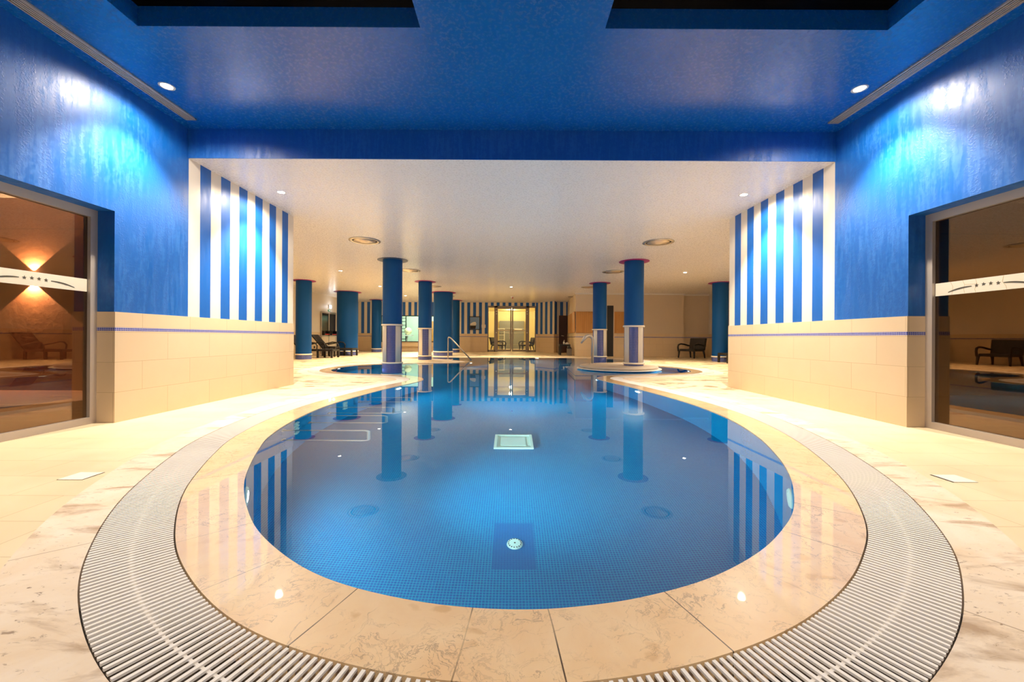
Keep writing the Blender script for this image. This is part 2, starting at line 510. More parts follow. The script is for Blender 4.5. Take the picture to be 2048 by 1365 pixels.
if np.sum(edge[:,0]*np.roll(edge[:,1],-1) - np.roll(edge[:,0],-1)*edge[:,1]) < 0: edge = edge[::-1].copy()
tan_ = np.roll(edge, -1, 0) - np.roll(edge, 1, 0); tan_ /= np.linalg.norm(tan_, axis=1)[:, None]
nrm = np.stack([tan_[:,1], -tan_[:,0]], 1)               # outward for a counter-clockwise outline
# smoother normals
for _ in range(6):
    nrm = .25*np.roll(nrm, 1, 0) + .5*nrm + .25*np.roll(nrm, -1, 0)
nrm /= np.linalg.norm(nrm, axis=1)[:, None]
seglen = np.linalg.norm(np.roll(edge, -1, 0) - edge, axis=1)
arc = np.concatenate([[0], np.cumsum(seglen)])
NE = len(edge)

def valid_mask(d):
    q = edge + nrm*d
    dist = np.min(np.linalg.norm(q[:, None, :] - edge[None, :, :], axis=2), axis=1)
    return q, dist > d - .012
def offset(d):
    """offset curve with the same number of points; folded runs collapse to one point"""
    q, ok = valid_mask(d)
    if ok.all(): return q, ok
    s = int(np.argmax(ok)); i = 0
    while i < NE:
        a = (s + i) % NE
        if ok[a]: i += 1; continue
        j = i
        while not ok[(s + j) % NE]: j += 1
        m = .5*(q[(s+i-1) % NE] + q[(s+j) % NE])
        for k in range(i, j): q[(s+k) % NE] = m
        i = j
    return q, ok
D1, D2, D3 = .27, .535, .755
o1, k1 = offset(D1); o2, k2 = offset(D2); o3, k3 = offset(D3)
o3b, k3b = offset(D3 + .001)

def uvset(bm, f, uvs):
    l = bm.loops.layers.uv.verify()
    for lp, u in zip(f.loops, uvs): lp[l].uv = u

def band(bm, A, B, z, wa=None, wb=None, da=0.0, db=.3):
    """flat ring between two curves at height z; skirts down by wa / wb"""
    va = [bm.verts.new((p[0], p[1], z)) for p in A]; vb = [bm.verts.new((p[0], p[1], z)) for p in B]
    la = [bm.verts.new((p[0], p[1], z-wa)) for p in A] if wa else None
    lb = [bm.verts.new((p[0], p[1], z-wb)) for p in B] if wb else None
    n = len(A)
    for i in range(n):
        j = (i+1) % n
        u0, u1 = arc[i]+5, arc[i+1]+5
        pa, pb, qa, qb = va[i], va[j], vb[i], vb[j]
        if (qa.co - qb.co).length < 1e-7:
            f = bm.faces.new((pa, pb, qa)); uvset(bm, f, ((u0, da), (u1, da), (u0, db)))
        elif (pa.co - pb.co).length < 1e-7:
            f = bm.faces.new((pa, qb, qa)); uvset(bm, f, ((u0, da), (u1, db), (u0, db)))
        else:
            f = bm.faces.new((pa, pb, qb, qa)); uvset(bm, f, ((u0, da), (u1, da), (u1, db), (u0, db)))
        f.normal_update()
        if f.normal.z < 0: f.normal_flip()
        for L, V, dd in ((la, va, da), (lb, vb, db)):
            if L and (V[i].co - V[j].co).length > 1e-7:
                g = bm.faces.new((V[i], V[j], L[j], L[i])); uvset(bm, g, ((u0, dd), (u1, dd), (u1, dd+.1), (u0, dd+.1)))

def clean(q):
    out = [q[0]]
    for p in q[1:]:
        if np.linalg.norm(p - out[-1]) > .004: out.append(p)
    if np.linalg.norm(out[0] - out[-1]) < .004: out.pop()
    return out

def fill(bm, loops, z, flip=False, uv=False):
    pl = [[Vector((p[0], p[1], 0)) for p in L] for L in loops]
    flat = [p for L in pl for p in L]
    vs = [bm.verts.new((p.x, p.y, z)) for p in flat]
    for t in tessellate_polygon(pl):
        try: f = bm.faces.new([vs[i] for i in t])
        except ValueError: continue
        f.normal_update()
        if (f.normal.z < 0) != flip: f.normal_flip()
        if uv: uvset(bm, f, [(l.vert.co.x + 30, l.vert.co.y + 30) for l in f.loops])

# ------------------------------------------------------------------ floor, pool
bm = bmesh.new()
YBACK = -3.6
outer = [(-4.16, YBACK), (4.16, YBACK), (4.16, 6.9), (XS+.1, 6.9), (XS+.1, YFAR+.1), (-XS-.1, YFAR+.1), (-XS-.1, 6.9), (-4.16, 6.9)]
fill(bm, [outer, clean(o3)], 0.0)
struct('floor', bm, M['deck'], 'sand-coloured tiled pool deck with damp stains around the bays', 'floor', fix=False)

bm = bmesh.new(); band(bm, o2, o3, 0.0, wa=.13, da=.0, db=.22)
struct('trim_1', bm, M['border'], 'weathered travertine border stones outside the white drain grating', 'stone border', fix=False)
bm = bmesh.new(); band(bm, edge, o1, 0.0, wa=.03, wb=.13, da=0, db=.27)
struct('trim_2', bm, M['coping'], 'wet veined limestone coping around the blue pool water', 'pool coping', fix=False)
bm = bmesh.new(); band(bm, o1, o2, -.12)
struct('trim_3', bm, M['channel'], 'dark overflow channel under the white drain grating', 'drain channel', fix=False)

# basin
bm = bmesh.new()
top = [bm.verts.new((p[0], p[1], -.025)) for p in edge]; bot = [bm.verts.new((p[0], p[1], -DEPTH)) for p in edge]
for i in range(NE):
    j = (i+1) % NE
    f = bm.faces.new((top[i], bot[i], bot[j], top[j])); f.smooth = True
    uvset(bm, f, ((arc[i], 10), (arc[i], 10-DEPTH), (arc[i+1], 10-DEPTH), (arc[i+1], 10)))
fill(bm, [list(edge)], -DEPTH, uv=True)
basin = struct('pool_basin', bm, M['pool_mosaic'], 'pool basin lined with small blue mosaic tiles', 'pool', fix=False)

bm = bmesh.new(); fill(bm, [list(edge)], -.006)
wat = struct('pool_water', bm, M['water'], 'still clear water filling the curved indoor pool', 'water', fix=False)

# drain grating: one bar after another, square to the edge
gr = thing('drain_grating', 'white slatted overflow grating curving round the pool between coping and border', 'drain grating', (0, 0, 0))
bm = bmesh.new()
PITCH, BW, BH = .0210, .0054, .007
L = arc[-1]; nb = int(L/PITCH); ok12 = k1 & k2
ed2 = np.vstack([edge, edge[:1]]); nr2 = np.vstack([nrm, nrm[:1]])
for b_ in range(nb):
    s = b_*L/nb
    i = int(np.searchsorted(arc, s, 'right')-1); i = min(i, NE-1)
    if not (ok12[i] and ok12[(i+1) % NE]): continue
    t = (s-arc[i])/max(seglen[i], 1e-9)
    p = ed2[i]*(1-t) + ed2[i+1]*t; nn = nr2[i]*(1-t) + nr2[i+1]*t; nn /= np.linalg.norm(nn)
    tt = np.array([-nn[1], nn[0]])
    a = p + nn*(D1+.006); c = p + nn*(D2-.005)
    vs = []
    for z in (-BH, 0.0):
        for q, sg in ((a, -1), (c, -1), (c, 1), (a, 1)):
            w = q + tt*sg*BW
            vs.append(bm.verts.new((w[0], w[1], z)))
    for fidx in ((0,1,5,4),(1,2,6,5),(2,3,7,6),(3,0,4,7),(4,5,6,7)):
        bm.faces.new([vs[x] for x in fidx])
obj('bars', bm, M['grate'], gr)
oc, kc = offset((D1+D2)/2 - .004); od, kd = offset((D1+D2)/2 + .004)
bm = bmesh.new(); band(bm, oc, od, -.006, wa=.004, wb=.004)
obj('spine', bm, M['grate'], gr, fix=False)

def edge_at(y, side):
    """outline point on the left (-1) or right (1) of the main basin at depth y"""
    best = None
    for i in range(NE):
        if edge[i][1] < 8.4 and edge[i][0]*side > 0:
            d = abs(edge[i][1]-y)
            if best is None or d < best[0]: best = (d, i)
    return best[1]

# ------------------------------------------------------------------ room shell
bm = bmesh.new()                                         # blue ceiling with two skylight openings
SX0, SX1, SY0, SY1 = .74, 3.0, -.2, 3.2
def ceil_cells(bm, xs, ys, holes, z):
    for a in range(len(xs)-1):
        for c in range(len(ys)-1):
            if (a, c) in holes: continue
            box(bm, xs[a], xs[a+1], ys[c], ys[c+1], z, z+.16)
ceil_cells(bm, [-4.2, -SX1, -SX0, SX0, SX1, 4.2], [YBACK, SY0, SY1, YB+.15], {(1, 1), (3, 1)}, ZF)
struct('ceiling_1', bm, M['blue_ceil'], 'glossy blue painted ceiling over the near end of the pool', 'ceiling')
for k, sgn in ((1, -1), (2, 1)):
    bm = bmesh.new()
    xa, xb = sorted((sgn*SX0, sgn*SX1))
    box(bm, xa-.1, xb+.1, SY0-.1, SY1+.1, ZF+.40, ZF+.44, 1)
    for (x0, x1, y0, y1) in ((xa-.1, xa+.0, SY0-.1, SY1+.1), (xb, xb+.1, SY0-.1, SY1+.1), (xa, xb, SY1, SY1+.1), (xa, xb, SY0-.1, SY0)):
        box(bm, x0, x1, y0, y1, ZF+.161, ZF+.40, 1)
    struct('window_%d' % k, bm, [M['navy'], M['dark_glass']], 'dark skylight recess in the blue ceiling, %s of the two' % ('left' if sgn < 0 else 'right'), 'skylight')
bm = bmesh.new(); box(bm, -HX-.05, HX+.05, YB-.012, YB, ZW, ZF)
struct('trim_4', bm, M['blue'], 'blue downstand beam where the ceiling drops', 'beam')
bm = bmesh.new(); box(bm, -XS-.3, XS+.3, YB, YFAR+.3, ZW, ZW+.02)
struct('ceiling_2', bm, M['white_ceil'], 'low white painted ceiling over the far pool hall', 'ceiling')

OH = 2.065; OY0, OY1 = -.9, 3.90                          # sliding door openings in the blue side walls
for nm, s in (('wall_left', -1), ('wall_right', 1)):
    bm = bmesh.new()
    a, b_ = sorted((s*HX, s*(HX+.3)))
    box(bm, a, b_, OY1, YB, WT, ZF, 0)                    # blue, beyond the opening
    box(bm, a, b_, OY0, OY1, OH, ZF, 0)                   # above the opening
    box(bm, a, b_, YBACK, OY0, WT, ZF, 0)
    box(bm, a, b_, YB, YE, WT, ZW, 1)                     # stripes
    c, d = sorted((s*(HX-.012), s*(HX+.3)))
    box(bm, c, d, OY1-.004, YE+.006, 0, WT, 2)            # dado
    box(bm, c, d, YBACK, OY0, 0, WT, 2)
    struct(nm, bm, [M['blue'], M['stripe_side'], M['dado']], '%s wall in blue and stripes over a sand tiled dado' % ('left' if s < 0 else 'right'), 'wall')
bm = bmesh.new(); box(bm, -4.2, 4.2, YBACK-.2, YBACK, 0, ZF)
struct('wall_back', bm, M['blue'], 'blue wall behind the viewer', 'wall')
# outer halls
for nm, s in (('wall_outer_left', -1), ('wall_outer_right', 1)):
    bm = bmesh.new()
    a, b_ = sorted((s*XS, s*(XS+.2)))
    box(bm, a, b_, 6.9, YFAR+.1, WT, ZW, 0)
    c, d = sorted((s*(XS-.012), s*(XS+.2)))
    box(bm, c, d, 6.9, YFAR+.1, 0, WT, 1)
    a, b_ = sorted((s*(HX+.3), s*XS))
    box(bm, a, b_, 6.9, YE, WT, ZW, 0); box(bm, a, b_, 6.9, YE+.006, 0, WT, 1)
    struct(nm, bm, [M['cream'], M['dado']], 'cream side wall of the far hall, %s' % ('left' if s < 0 else 'right'), 'wall')

# far wall with door gap and gym window gap
DX0, DX1, DZ = -1.42, 1.50, 2.78
GX0, GX1, GZ0, GZ1 = -7.86, -4.45, .56, 2.17
bm = bmesh.new()
def fw(x0, x1, z0, z1, mi): box(bm, x0, x1, YFAR - (.012 if mi else 0), YFAR+.2, z0, z1, mi)
fw(-XS, GX0, WT, ZW, 0); fw(GX0, GX1, GZ1, ZW, 0); fw(GX1, DX0, WT, ZW, 0); fw(DX0, DX1, DZ, ZW, 0)
fw(-XS, GX0, 0, WT, 1); fw(GX0, GX1, 0, GZ0, 1); fw(GX1, DX0, 0, WT, 1)
struct('wall_far', bm, [M['stripe_far'], M['dado']], 'far wall with narrow blue and cream stripes above a tiled dado', 'wall')
bm = bmesh.new(); box(bm, GX0-.1, GX1+.1, YFAR-.16, YFAR-.012, .30, .50)
struct('trim_5', bm, M['dado'], 'tiled ledge under the lit gym window', 'ledge')
# angled striped wall right of the glass doors, then a short wall holding the dark door
ANG = [(1.50, YFAR), (1.62, YFAR-.02), (2.47, 23.0), (2.58, 23.15), (1.62, YFAR+.25), (1.50, YFAR+.25)]
bm = bmesh.new(); prism(bm, ANG, WT, ZW, 0)
prism(bm, [(1.50, YFAR-.012), (1.615, YFAR-.032), (2.465, 22.985), (2.60, 23.15), (1.62, YFAR+.25), (1.50, YFAR+.25)], 0, WT, 1)
struct('wall_angled', bm, [M['stripe_angled'], M['dado']], 'angled striped wall right of the glass doors', 'wall')
bm = bmesh.new(); box(bm, 2.47, 3.62, 23.55, 23.7, WT, ZW, 0); box(bm, 2.47, 2.84, 23.538, 23.7, 0, WT, 1)
struct('wall_niche', bm, [stripes('striped_niche_wall_paint', 0, 2.52, .18, True), M['dado']], 'striped niche wall around the dark red door', 'wall')
# block on the right
BYF = 18.9
blk = [(3.05, BYF), (8.15, BYF), (8.15, BYF+.32), (XS, BYF+.32), (XS, YFAR+.2), (3.32, YFAR+.2), (3.32, 23.6)]
bm = bmesh.new(); prism(bm, blk, WT, ZW, 0)
blk2 = [(3.04, BYF-.012), (8.162, BYF-.012), (8.162, BYF+.308), (XS, BYF+.308), (XS, YFAR+.2), (3.32, YFAR+.2), (3.308, 23.6)]
prism(bm, blk2, 0, WT, 1)
struct('wall_block', bm, [M['tan_wall'], M['dado']], 'plain sand wall block at the far right behind the columns', 'wall')
bm = bmesh.new(); prism(bm, [(3.0, BYF-.05), (8.2, BYF-.05), (8.2, BYF+.27), (XS, BYF+.27), (XS, BYF+.34), (8.13, BYF+.34), (8.13, BYF), (3.06, BYF)], ZW-.06, ZW-.001)
struct('trim_6', bm, M['white_ceil'], 'white cornice along the top of the right wall block', 'cornice')

# ------------------------------------------------------------------ side glass doors with frosted film
def star(cx, cy, r):
    return [(cx + (r if k % 2 == 0 else r*.42)*math.cos(PI/2 + k*PI/5), cy + (r if k % 2 == 0 else r*.42)*math.sin(PI/2 + k*PI/5)) for k in range(10)]
def plate_yz(bm, pts, x0, x1):
    """closed outline in (y, z) given thickness along x"""
    a = [bm.verts.new((x0, p[0], p[1])) for p in pts]; c = [bm.verts.new((x1, p[0], p[1])) for p in pts]
    n = len(pts)
    bm.faces.new(a); bm.faces.new(list(reversed(c)))
    for i in range(n): bm.faces.new((a[i], a[(i+1) % n], c[(i+1) % n], c[i]))
for k, s in ((1, -1), (2, 1)):
    xf = s*(HX+.20)
    side = 'left' if s < 0 else 'right'
    t = bpy.data.objects.new('door_%d' % k, None); C.objects.link(t); t.location = (xf, 0, 0)
    t['kind'] = 'structure'; t['category'] = 'glass door'
    t['label'] = 'tall bronze glass sliding door in the %s blue wall with a four-star cream film band' % side
    bm = bmesh.new()
    def fr(y0, y1, z0, z1, d0=-.035, d1=.035): box(bm, d0, d1, y0, y1, z0, z1)
    fr(3.835, 3.90, 0, OH); fr(OY0, 3.835, OH-.075, OH); fr(OY0, 3.835, 0, .065); fr(OY0, OY0+.065, .065, OH-.075)
    for yy in (2.90, .95): fr(yy-.045, yy+.045, .065, OH-.075)
    obj('frame', bm, M['alu'], t)
    for y0, y1 in ((2.945, 3.835), (.995, 2.855), (OY0+.065, .905)):
        bm = bmesh.new(); box(bm, -.004, .004, y0, y1, .065, OH-.075)
        obj('pane', bm, M['bronze_glass'], t)
        cy = 3.415 if y1 > 3.5 else (y0+y1)/2
        bm = bmesh.new(); xi = -s*.0055
        box(bm, min(xi, xi-s*.0015), max(xi, xi-s*.0015), y0+.002, y1-.002, 1.27, 1.39)
        fb = obj('film_band', bm, M['decal'], t)
        bm = bmesh.new(); x0, x1 = xi-s*.002, xi-s*.003
        zc = 1.332
        for q in range(4): plate_yz(bm, star(cy + (q-1.5)*.052, zc + (.004 if q in (1, 2) else 0), .017), x0, x1)
        for sg in (-1, 1):
            pts_t, pts_b = [], []
            for j in range(13):
                u = j/12; y = cy + sg*(.115 + .19*u); z = zc - .002 - .034*u*u
                w = .0055*math.sin(PI*(.12+.8*u)) + .0008
                pts_t.append((y, z+w)); pts_b.append((y, z-w))
            plate_yz(bm, pts_t + pts_b[::-1], x0, x1)
        obj('star_logo', bm, M['decal_dark'], fb)
        if s > 0 and y1 > 3.5:
            bm = bmesh.new()
            for cr in ([(3.60,1.388),(3.585,1.35),(3.592,1.31),(3.585,1.274)], [(3.30,1.388),(3.31,1.34),(3.285,1.30),(3.28,1.274)],
                       [(3.50,1.388),(3.49,1.345),(3.507,1.30),(3.50,1.274)], [(3.70,1.388),(3.68,1.345),(3.688,1.274)], [(3.585,1.35),(3.49,1.345)]):
                for i in range(len(cr)-1):
                    a = Vector((0, *cr[i])); c = Vector((0, *cr[i+1])); d = (c-a).normalized(); pp = Vector((0, -d.z, d.y))*.0013
                    plate_yz(bm, [((a+pp).y, (a+pp).z), ((c+pp).y, (c+pp).z), ((c-pp).y, (c-pp).z), ((a-pp).y, (a-pp).z)], xi-s*.0017, xi-s*.0021)
            obj('crack', bm, M['decal_crack'], fb)

# terrace outside: end walls of the wing, paving, sconce
for k, s in ((1, -1), (2, 1)):
    side = 'left' if s < 0 else 'right'
    a, b_ = sorted((s*(HX+.3), s*12.0))
    bm = bmesh.new(); box(bm, a, b_, 6.2, 6.4, -.02, 3.8); 
    struct('wall_terrace_%s' % side, bm, M['terracotta'], 'rough terracotta terrace wall seen through the %s glass door' % side, 'wall')
    bm = bmesh.new(); box(bm, a, b_, -6, 6.2, -.03, -.004)
    struct('ground_terrace_%s' % side, bm, M['paving'], 'red terrace paving outside the %s glass door' % side, 'ground')
sc1 = thing('wall_sconce', 'small up-and-down wall sconce glowing on the terracotta wall outside the left glass door', 'wall lamp', (-7.40, 6.2, 1.66))
bm = bmesh.new(); box(bm, -.06, .06, -.11, -.01, .03, .15); obj('body', bm, M['black'], sc1)
bm = bmesh.new(); box(bm, -.03, .03, -.012, 0, .04, .14); obj('wall_plate', bm, M['black'], sc1)
for z in (.024, .151):
    bm = bmesh.new(); box(bm, -.045, .045, -.10, -.02, z, z+.005); obj('lens', bm, M['lamp_glow'], sc1)

# ------------------------------------------------------------------ columns
def ring_prof(r, z, h=.045, out=.022):
    return [(r-.01, z-h/2), (r+out*.6, z-h/2), (r+out, z-h/4), (r+out, z+h/4), (r+out*.6, z+h/2), (r-.01, z+h/2)]
def column(x, y, r, label, disc='magenta', clad=False, z0=0.0, a_off=0.0, deep=False, group=None):
    t = thing('round_column', label, 'column', (x, y, z0), 0, group)
    H = ZW - z0
    if clad:
        zt = 1.185 - z0; zb = .15 - z0 if z0 < .05 else .065
        bm = bmesh.new(); lathe(bm, [(r, zt), (r, H-.008)], 48); obj('shaft', bm, M['blue_plain'], t)
        pair = PI/2
        bw, bp = bmesh.new(), bmesh.new()
        for k in range(4):
            a0 = -PI/2 + a_off + k*pair
            lathe(bp, [(r-.004, zb), (r-.004, zt)], 8, a0, a0 + math.radians(53), uv=True)
            lathe(bw, [(r-.02, zb), (r+.008, zb), (r+.008, zt), (r-.02, zt)], 8, a0 + math.radians(53), a0 + pair)
        obj('mosaic_panels', bp, M['blue_mosaic'], t); obj('white_panels', bw, M['panel_white'], t)
        bm = bmesh.new(); lathe(bm, ring_prof(r+.006, zt, .045, .024), 48); obj('upper_ring', bm, M['ring'], t)
        bm = bmesh.new(); lathe(bm, ring_prof(r+.006, zb, .045, .024), 48); obj('lower_ring', bm, M['ring'], t)
        bm = bmesh.new(); lathe(bm, [(r+.004, -DEPTH+.002 if deep else 0.0), (r+.004, zb)], 48, uv=True); obj('tiled_base', bm, M['blue_mosaic'], t)
    else:
        zb = .185
        bm = bmesh.new(); lathe(bm, [(r, zb), (r, H-.008)], 48); obj('shaft', bm, M['blue_plain'], t)
        bm = bmesh.new(); lathe(bm, ring_prof(r+.004, zb, .05, .024), 48); obj('lower_ring', bm, M['ring'], t)
        bm = bmesh.new(); lathe(bm, [(r+.004, 0.0), (r+.004, zb)], 48, uv=True); obj('tiled_base', bm, M['blue_mosaic'], t)
    bm = bmesh.new(); rd = r*1.0 + .145
    lathe(bm, [(0.0, H-.001), (rd, H-.001), (rd, H-.010), (r-.01, H-.010)], 56, smooth=False); obj('ceiling_disc', bm, M[disc], t)
    return t
column(-3.28, 11.05, .262, 'clad blue column standing in the water of the left bay, with a slate ceiling disc', 'slate', True, deep=True, a_off=math.radians(-18))
ISL_TOP = .105
column(3.39, 11.05, .262, 'clad blue column standing on the round stone island beside the swan-neck spout', 'magenta', True, z0=ISL_TOP+.002, a_off=math.radians(-44))
column(-3.29, 15.30, .255, 'clad blue column on the land spit behind the left bay, near the steel handrail', 'magenta', True, a_off=math.radians(-10))
column(3.42, 15.45, .262, 'clad blue column standing in the water behind the round stone island', 'magenta', True, deep=True, a_off=math.radians(-32))
column(-3.22, 18.95, .45, 'thick plain blue column behind the steel handrail')
column(-3.20, 22.85, .26, 'slim plain blue column near the far wall just left of the framed picture')
column(-7.88, 15.20, .275, 'slim plain blue column at the far left in front of the wicker loungers')
column(-7.75, 18.95, .47, 'thick plain blue column at the left behind the wicker lounger foot')
column(-7.70, 22.90, .265, 'slim plain blue column at the left end of the lit gym window')
column(7.92, 15.15, .28, 'slim plain blue column at the far right beside the wicker armchair')

# ------------------------------------------------------------------ island with spout
t = thing('pool_island', 'low round stone island with a double rim in the right bay', 'island', (2.98, 11.10, -.006))
def at_z(z): return z + .006
bm = bmesh.new(); lathe(bm, [(0, at_z(.048)), (1.03, at_z(.048)), (1.05, at_z(.056)), (1.05, at_z(.096)), (1.03, at_z(ISL_TOP)), (0, at_z(ISL_TOP))], 96, smooth=False)
obj('stone_top', bm, plain('grey_island_stone', (.52, .43, .34), .5), t)
bm = bmesh.new(); lathe(bm, [(0, at_z(.015)), (1.10, at_z(.015)), (1.135, at_z(.021)), (1.135, at_z(.034)), (1.10, at_z(.04)), (0, at_z(.04))], 96, smooth=False)
obj('rim', bm, M['ring'], t)
bm = bmesh.new(); lathe(bm, [(1.0, at_z(-DEPTH+.002)), (1.0, at_z(.05))], 96, uv=True); obj('tiled_drum', bm, M['pool_mosaic'], t)

t = thing('water_spout', 'tall steel swan-neck water spout on the edge of the round island', 'spout', (2.37, 11.62, ISL_TOP))
bm = bmesh.new(); box(bm, -.09, .09, -.09, .09, 0, .02); obj('base_plate', bm, M['steel_dull'], t)
pts = [(0, 0, .02), (0, 0, .70)]
for k in range(1, 11):
    a = PI*k/12; pts.append((-.115+.115*math.cos(a), 0, .70+.115*math.sin(a)))
pts += [(-.29, 0, .665), (-.33, 0, .60)]
rad = [.037, .037] + [.037+.002*k for k in range(10)] + [.036, .024]
bm = bmesh.new(); tube(bm, pts, .037, 16, radii=rad); obj('neck', bm, M['steel_dull'], t)

# entry handrail
t = thing('pool_handrail', 'slanting steel entry handrail on the stone spit beside the thick blue column', 'handrail', (-2.42, 15.40, 0))
bm = bmesh.new(); tube(bm, rounded([(0, 0, 0), (0, 0, .86), (.08, -.02, .86), (1.0, -.15, -.10)], .07), .022, 12); obj('rail', bm, M['steel_dull'], t)
bm = bmesh.new(); lathe(bm, [(0, .012), (.045, .012), (.05, 0)], 24); obj('base_flange', bm, M['steel_dull'], t)

# grab loops and jets on the left basin wall
loops = [(3.78, -1.35, 'nearest'), (4.48, -1.40, 'second nearest'), (5.00, -1.47, 'third nearest'), (5.80, -1.45, 'farthest')]
for yy, xe, w in loops:
    i = edge_at(yy, -1); xw = edge[i][0]
    t = thing('grab_rail', 'underwater steel grab loop on the left pool wall, %s of the four' % w, 'grab rail', (xw, yy, -.48), 0, 'underwater grab rails on the left wall')
    Ln = xe - xw
    bm = bmesh.new(); tube(bm, rounded([(0, 0, .33), (Ln, .03, .33), (Ln, .03, -.03), (0, 0, -.03)], .06), .017, 12); obj('loop', bm, M['steel'], t)
    for z in (.33, -.03):
        bm = bmesh.new(); tube(bm, [(-.002, 0, z), (.012, 0, z)], .042, 16); obj('flange', bm, M['steel_dull'], t)
for yy, w in ((4.13, 'near'), (5.40, 'far')):
    i = edge_at(yy, -1); p = edge[i]; nn = -nrm[i]
    ang = math.atan2(nn[1], nn[0])
    for k in range(4):
        z = -.20 - .135*k
        t = thing('massage_jet', 'pale green massage jet, %s in the %s stack on the left pool wall' % (('topmost', 'second from top', 'third from top', 'lowest')[k], w), 'pool jet', (p[0], p[1], z), ang, 'massage jets in the left pool wall')
        bm = bmesh.new(); lathe(bm, [(0, .004), (.022, .004), (.026, .016), (.055, .012), (.062, 0)], 24)
        bmesh.ops.rotate(bm, verts=bm.verts, cent=(0, 0, 0), matrix=Matrix.Rotation(PI/2, 3, 'Y'))
        obj('bezel', bm, M['pool_white'], t)
        bm = bmesh.new(); lathe(bm, [(0, .0185), (.013, .017), (.02, .006)], 16)
        bmesh.ops.rotate(bm, verts=bm.verts, cent=(0, 0, 0), matrix=Matrix.Rotation(PI/2, 3, 'Y'))
        obj('nozzle', bm, M['steel_dull'], t)

# fittings on the pool floor
t = thing('floor_grille', 'pale green square suction cover on the pool floor, middle of the pool', 'pool fitting', (.035, 4.515, -DEPTH))
bm = bmesh.new()
for a, c, d, e in ((-.215, .215, -.225, -.195), (-.215, .215, .195, .225), (-.215, -.185, -.195, .195), (.185, .215, -.195, .195)): box(bm, a, c, d, e, 0, .04)
obj('frame', bm, M['pool_white'], t)
bm = bmesh.new(); box(bm, -.185, .185, -.195, .195, 0, .018); box(bm, -.135, .135, -.14, .14, .018, .026); obj('cover', bm, M['pool_white'], t)
t = thing('floor_drain', 'round pale drain cover on the pool floor at the near end', 'drain', (.033, 2.70, -DEPTH))
bm = bmesh.new(); lathe(bm, [(0, .016), (.036, .016), (.052, .008), (.054, 0)], 40); obj('cover', bm, M['pool_white'], t)
bm = bmesh.new()
for k in range(15):
    a = 2*PI*k/15
    lathe(bm, [(0, .0158), (.0042, .0155), (.0045, .010)], 8, cx=.042*math.cos(a), cy=.042*math.sin(a))
obj('slots', bm, M['gap'], t)

bm = bmesh.new(); lathe(bm, [(0, .0175), (.006, .0170), (.006, .014)], 12); obj('centre_screw', bm, M['gap'], t)
# deck lids
for x, y, lab in ((-2.59, 2.416, 'small square lid in the deck tiles left of the drain grating'), (2.72, 2.455, 'small square lid in the deck tiles right of the drain grating')):
    t = thing('deck_lid', lab, 'lid', (x, y, 0), 0, 'square lids in the deck')
    bm = bmesh.new(); box(bm, -.076, .076, -.066, .066, 0, .0015); obj('frame', bm, M['gap'], t)
    bm = bmesh.new(); box(bm, -.068, .074, -.066, .060, .001, .004); obj('cover', bm, M['lid'], t)

# ------------------------------------------------------------------ lamps
def add_spot(name, loc, power, color, size, blend, rot=(0, 0, 0), radius=.04):
    d = bpy.data.lights.new(name, 'SPOT'); d.energy = power; d.color = color
    d.spot_size = math.radians(size); d.spot_blend = blend; d.shadow_soft_size = radius
    o = bpy.data.objects.new(name, d); C.objects.link(o); o.location = loc; o.rotation_euler = rot
    return o
WARM = (1.0, .85, .66)
FARW = (1.0, .79, .52)
def downlight(x, y, z, label, power, size=100, blend=.6, color=WARM, r=.047):
    t = thing('downlight', label, 'ceiling light', (x, y, z), 0, 'recessed downlights')
    bm = bmesh.new(); lathe(bm, [(r, 0), (r+.02, -.004), (r+.022, -.001), (r+.022, 0)], 32); obj('trim_ring', bm, M['white'], t)
    bm = bmesh.new(); lathe(bm, [(0, -.002), (r, -.002)], 32); obj('lens', bm, M['lamp_glow'], t)
    add_spot('downlight_beam', (x, y, z-.03), power, color, size, blend)
    add_spot('downlight_spill', (x, y, z-.03), power*.16, color, 165, .4)
PF, PW = 480, 600
downlight(-3.43, 3.97, ZF, 'bright downlight in the blue ceiling by the left wall', PF)
downlight(3.43, 3.95, ZF, 'bright downlight in the blue ceiling by the right wall', PF)
downlight(-3.40, 5.90, ZW, 'downlight in the white ceiling by the left striped wall', PW)
downlight(3.42, 5.90, ZW, 'downlight in the white ceiling by the right striped wall', PW)
for s, w in ((-1, 'left'), (1, 'right')):
    downlight(s*3.43, .6, ZF, 'added unseen downlight in the blue ceiling beside the %s end of the skylight' % w, PF*.55)  # unseen pair above the frame, added to light the near deck
    downlight(s*3.43, -2.2, ZF, 'added unseen downlight in the blue ceiling by the back wall on the %s' % w, PF*.42)  # unseen pair behind the viewer, added to brighten the near floor
    downlight(s*5.5, 9.0, ZW, 'downlight in the white ceiling hidden beyond the %s striped wall' % w, 580)
far = [(-5.5, 12.88, 'downlight left of the clad column in the left bay'), (5.58, 12.85, 'downlight right of the island column'),
       (-5.5, 16.75, 'downlight over the deck between the left columns'), (0, 16.75, 'downlight over the far edge of the pool in the middle'),
       (-5.42, 20.5, 'downlight in front of the lit gym window')]
for x, y, lab in far: downlight(x, y, ZW, lab, 950, 112, .7, FARW)
downlight(-1.4, 22.6, ZW, 'downlight near the far wall by the glass doors', PW*.8) if False else None

downlight(0, -.7, ZF, 'added unseen downlight in the blue ceiling between the two skylights', PF*.62, 120)  # out of view, added to brighten the near coping and pool front
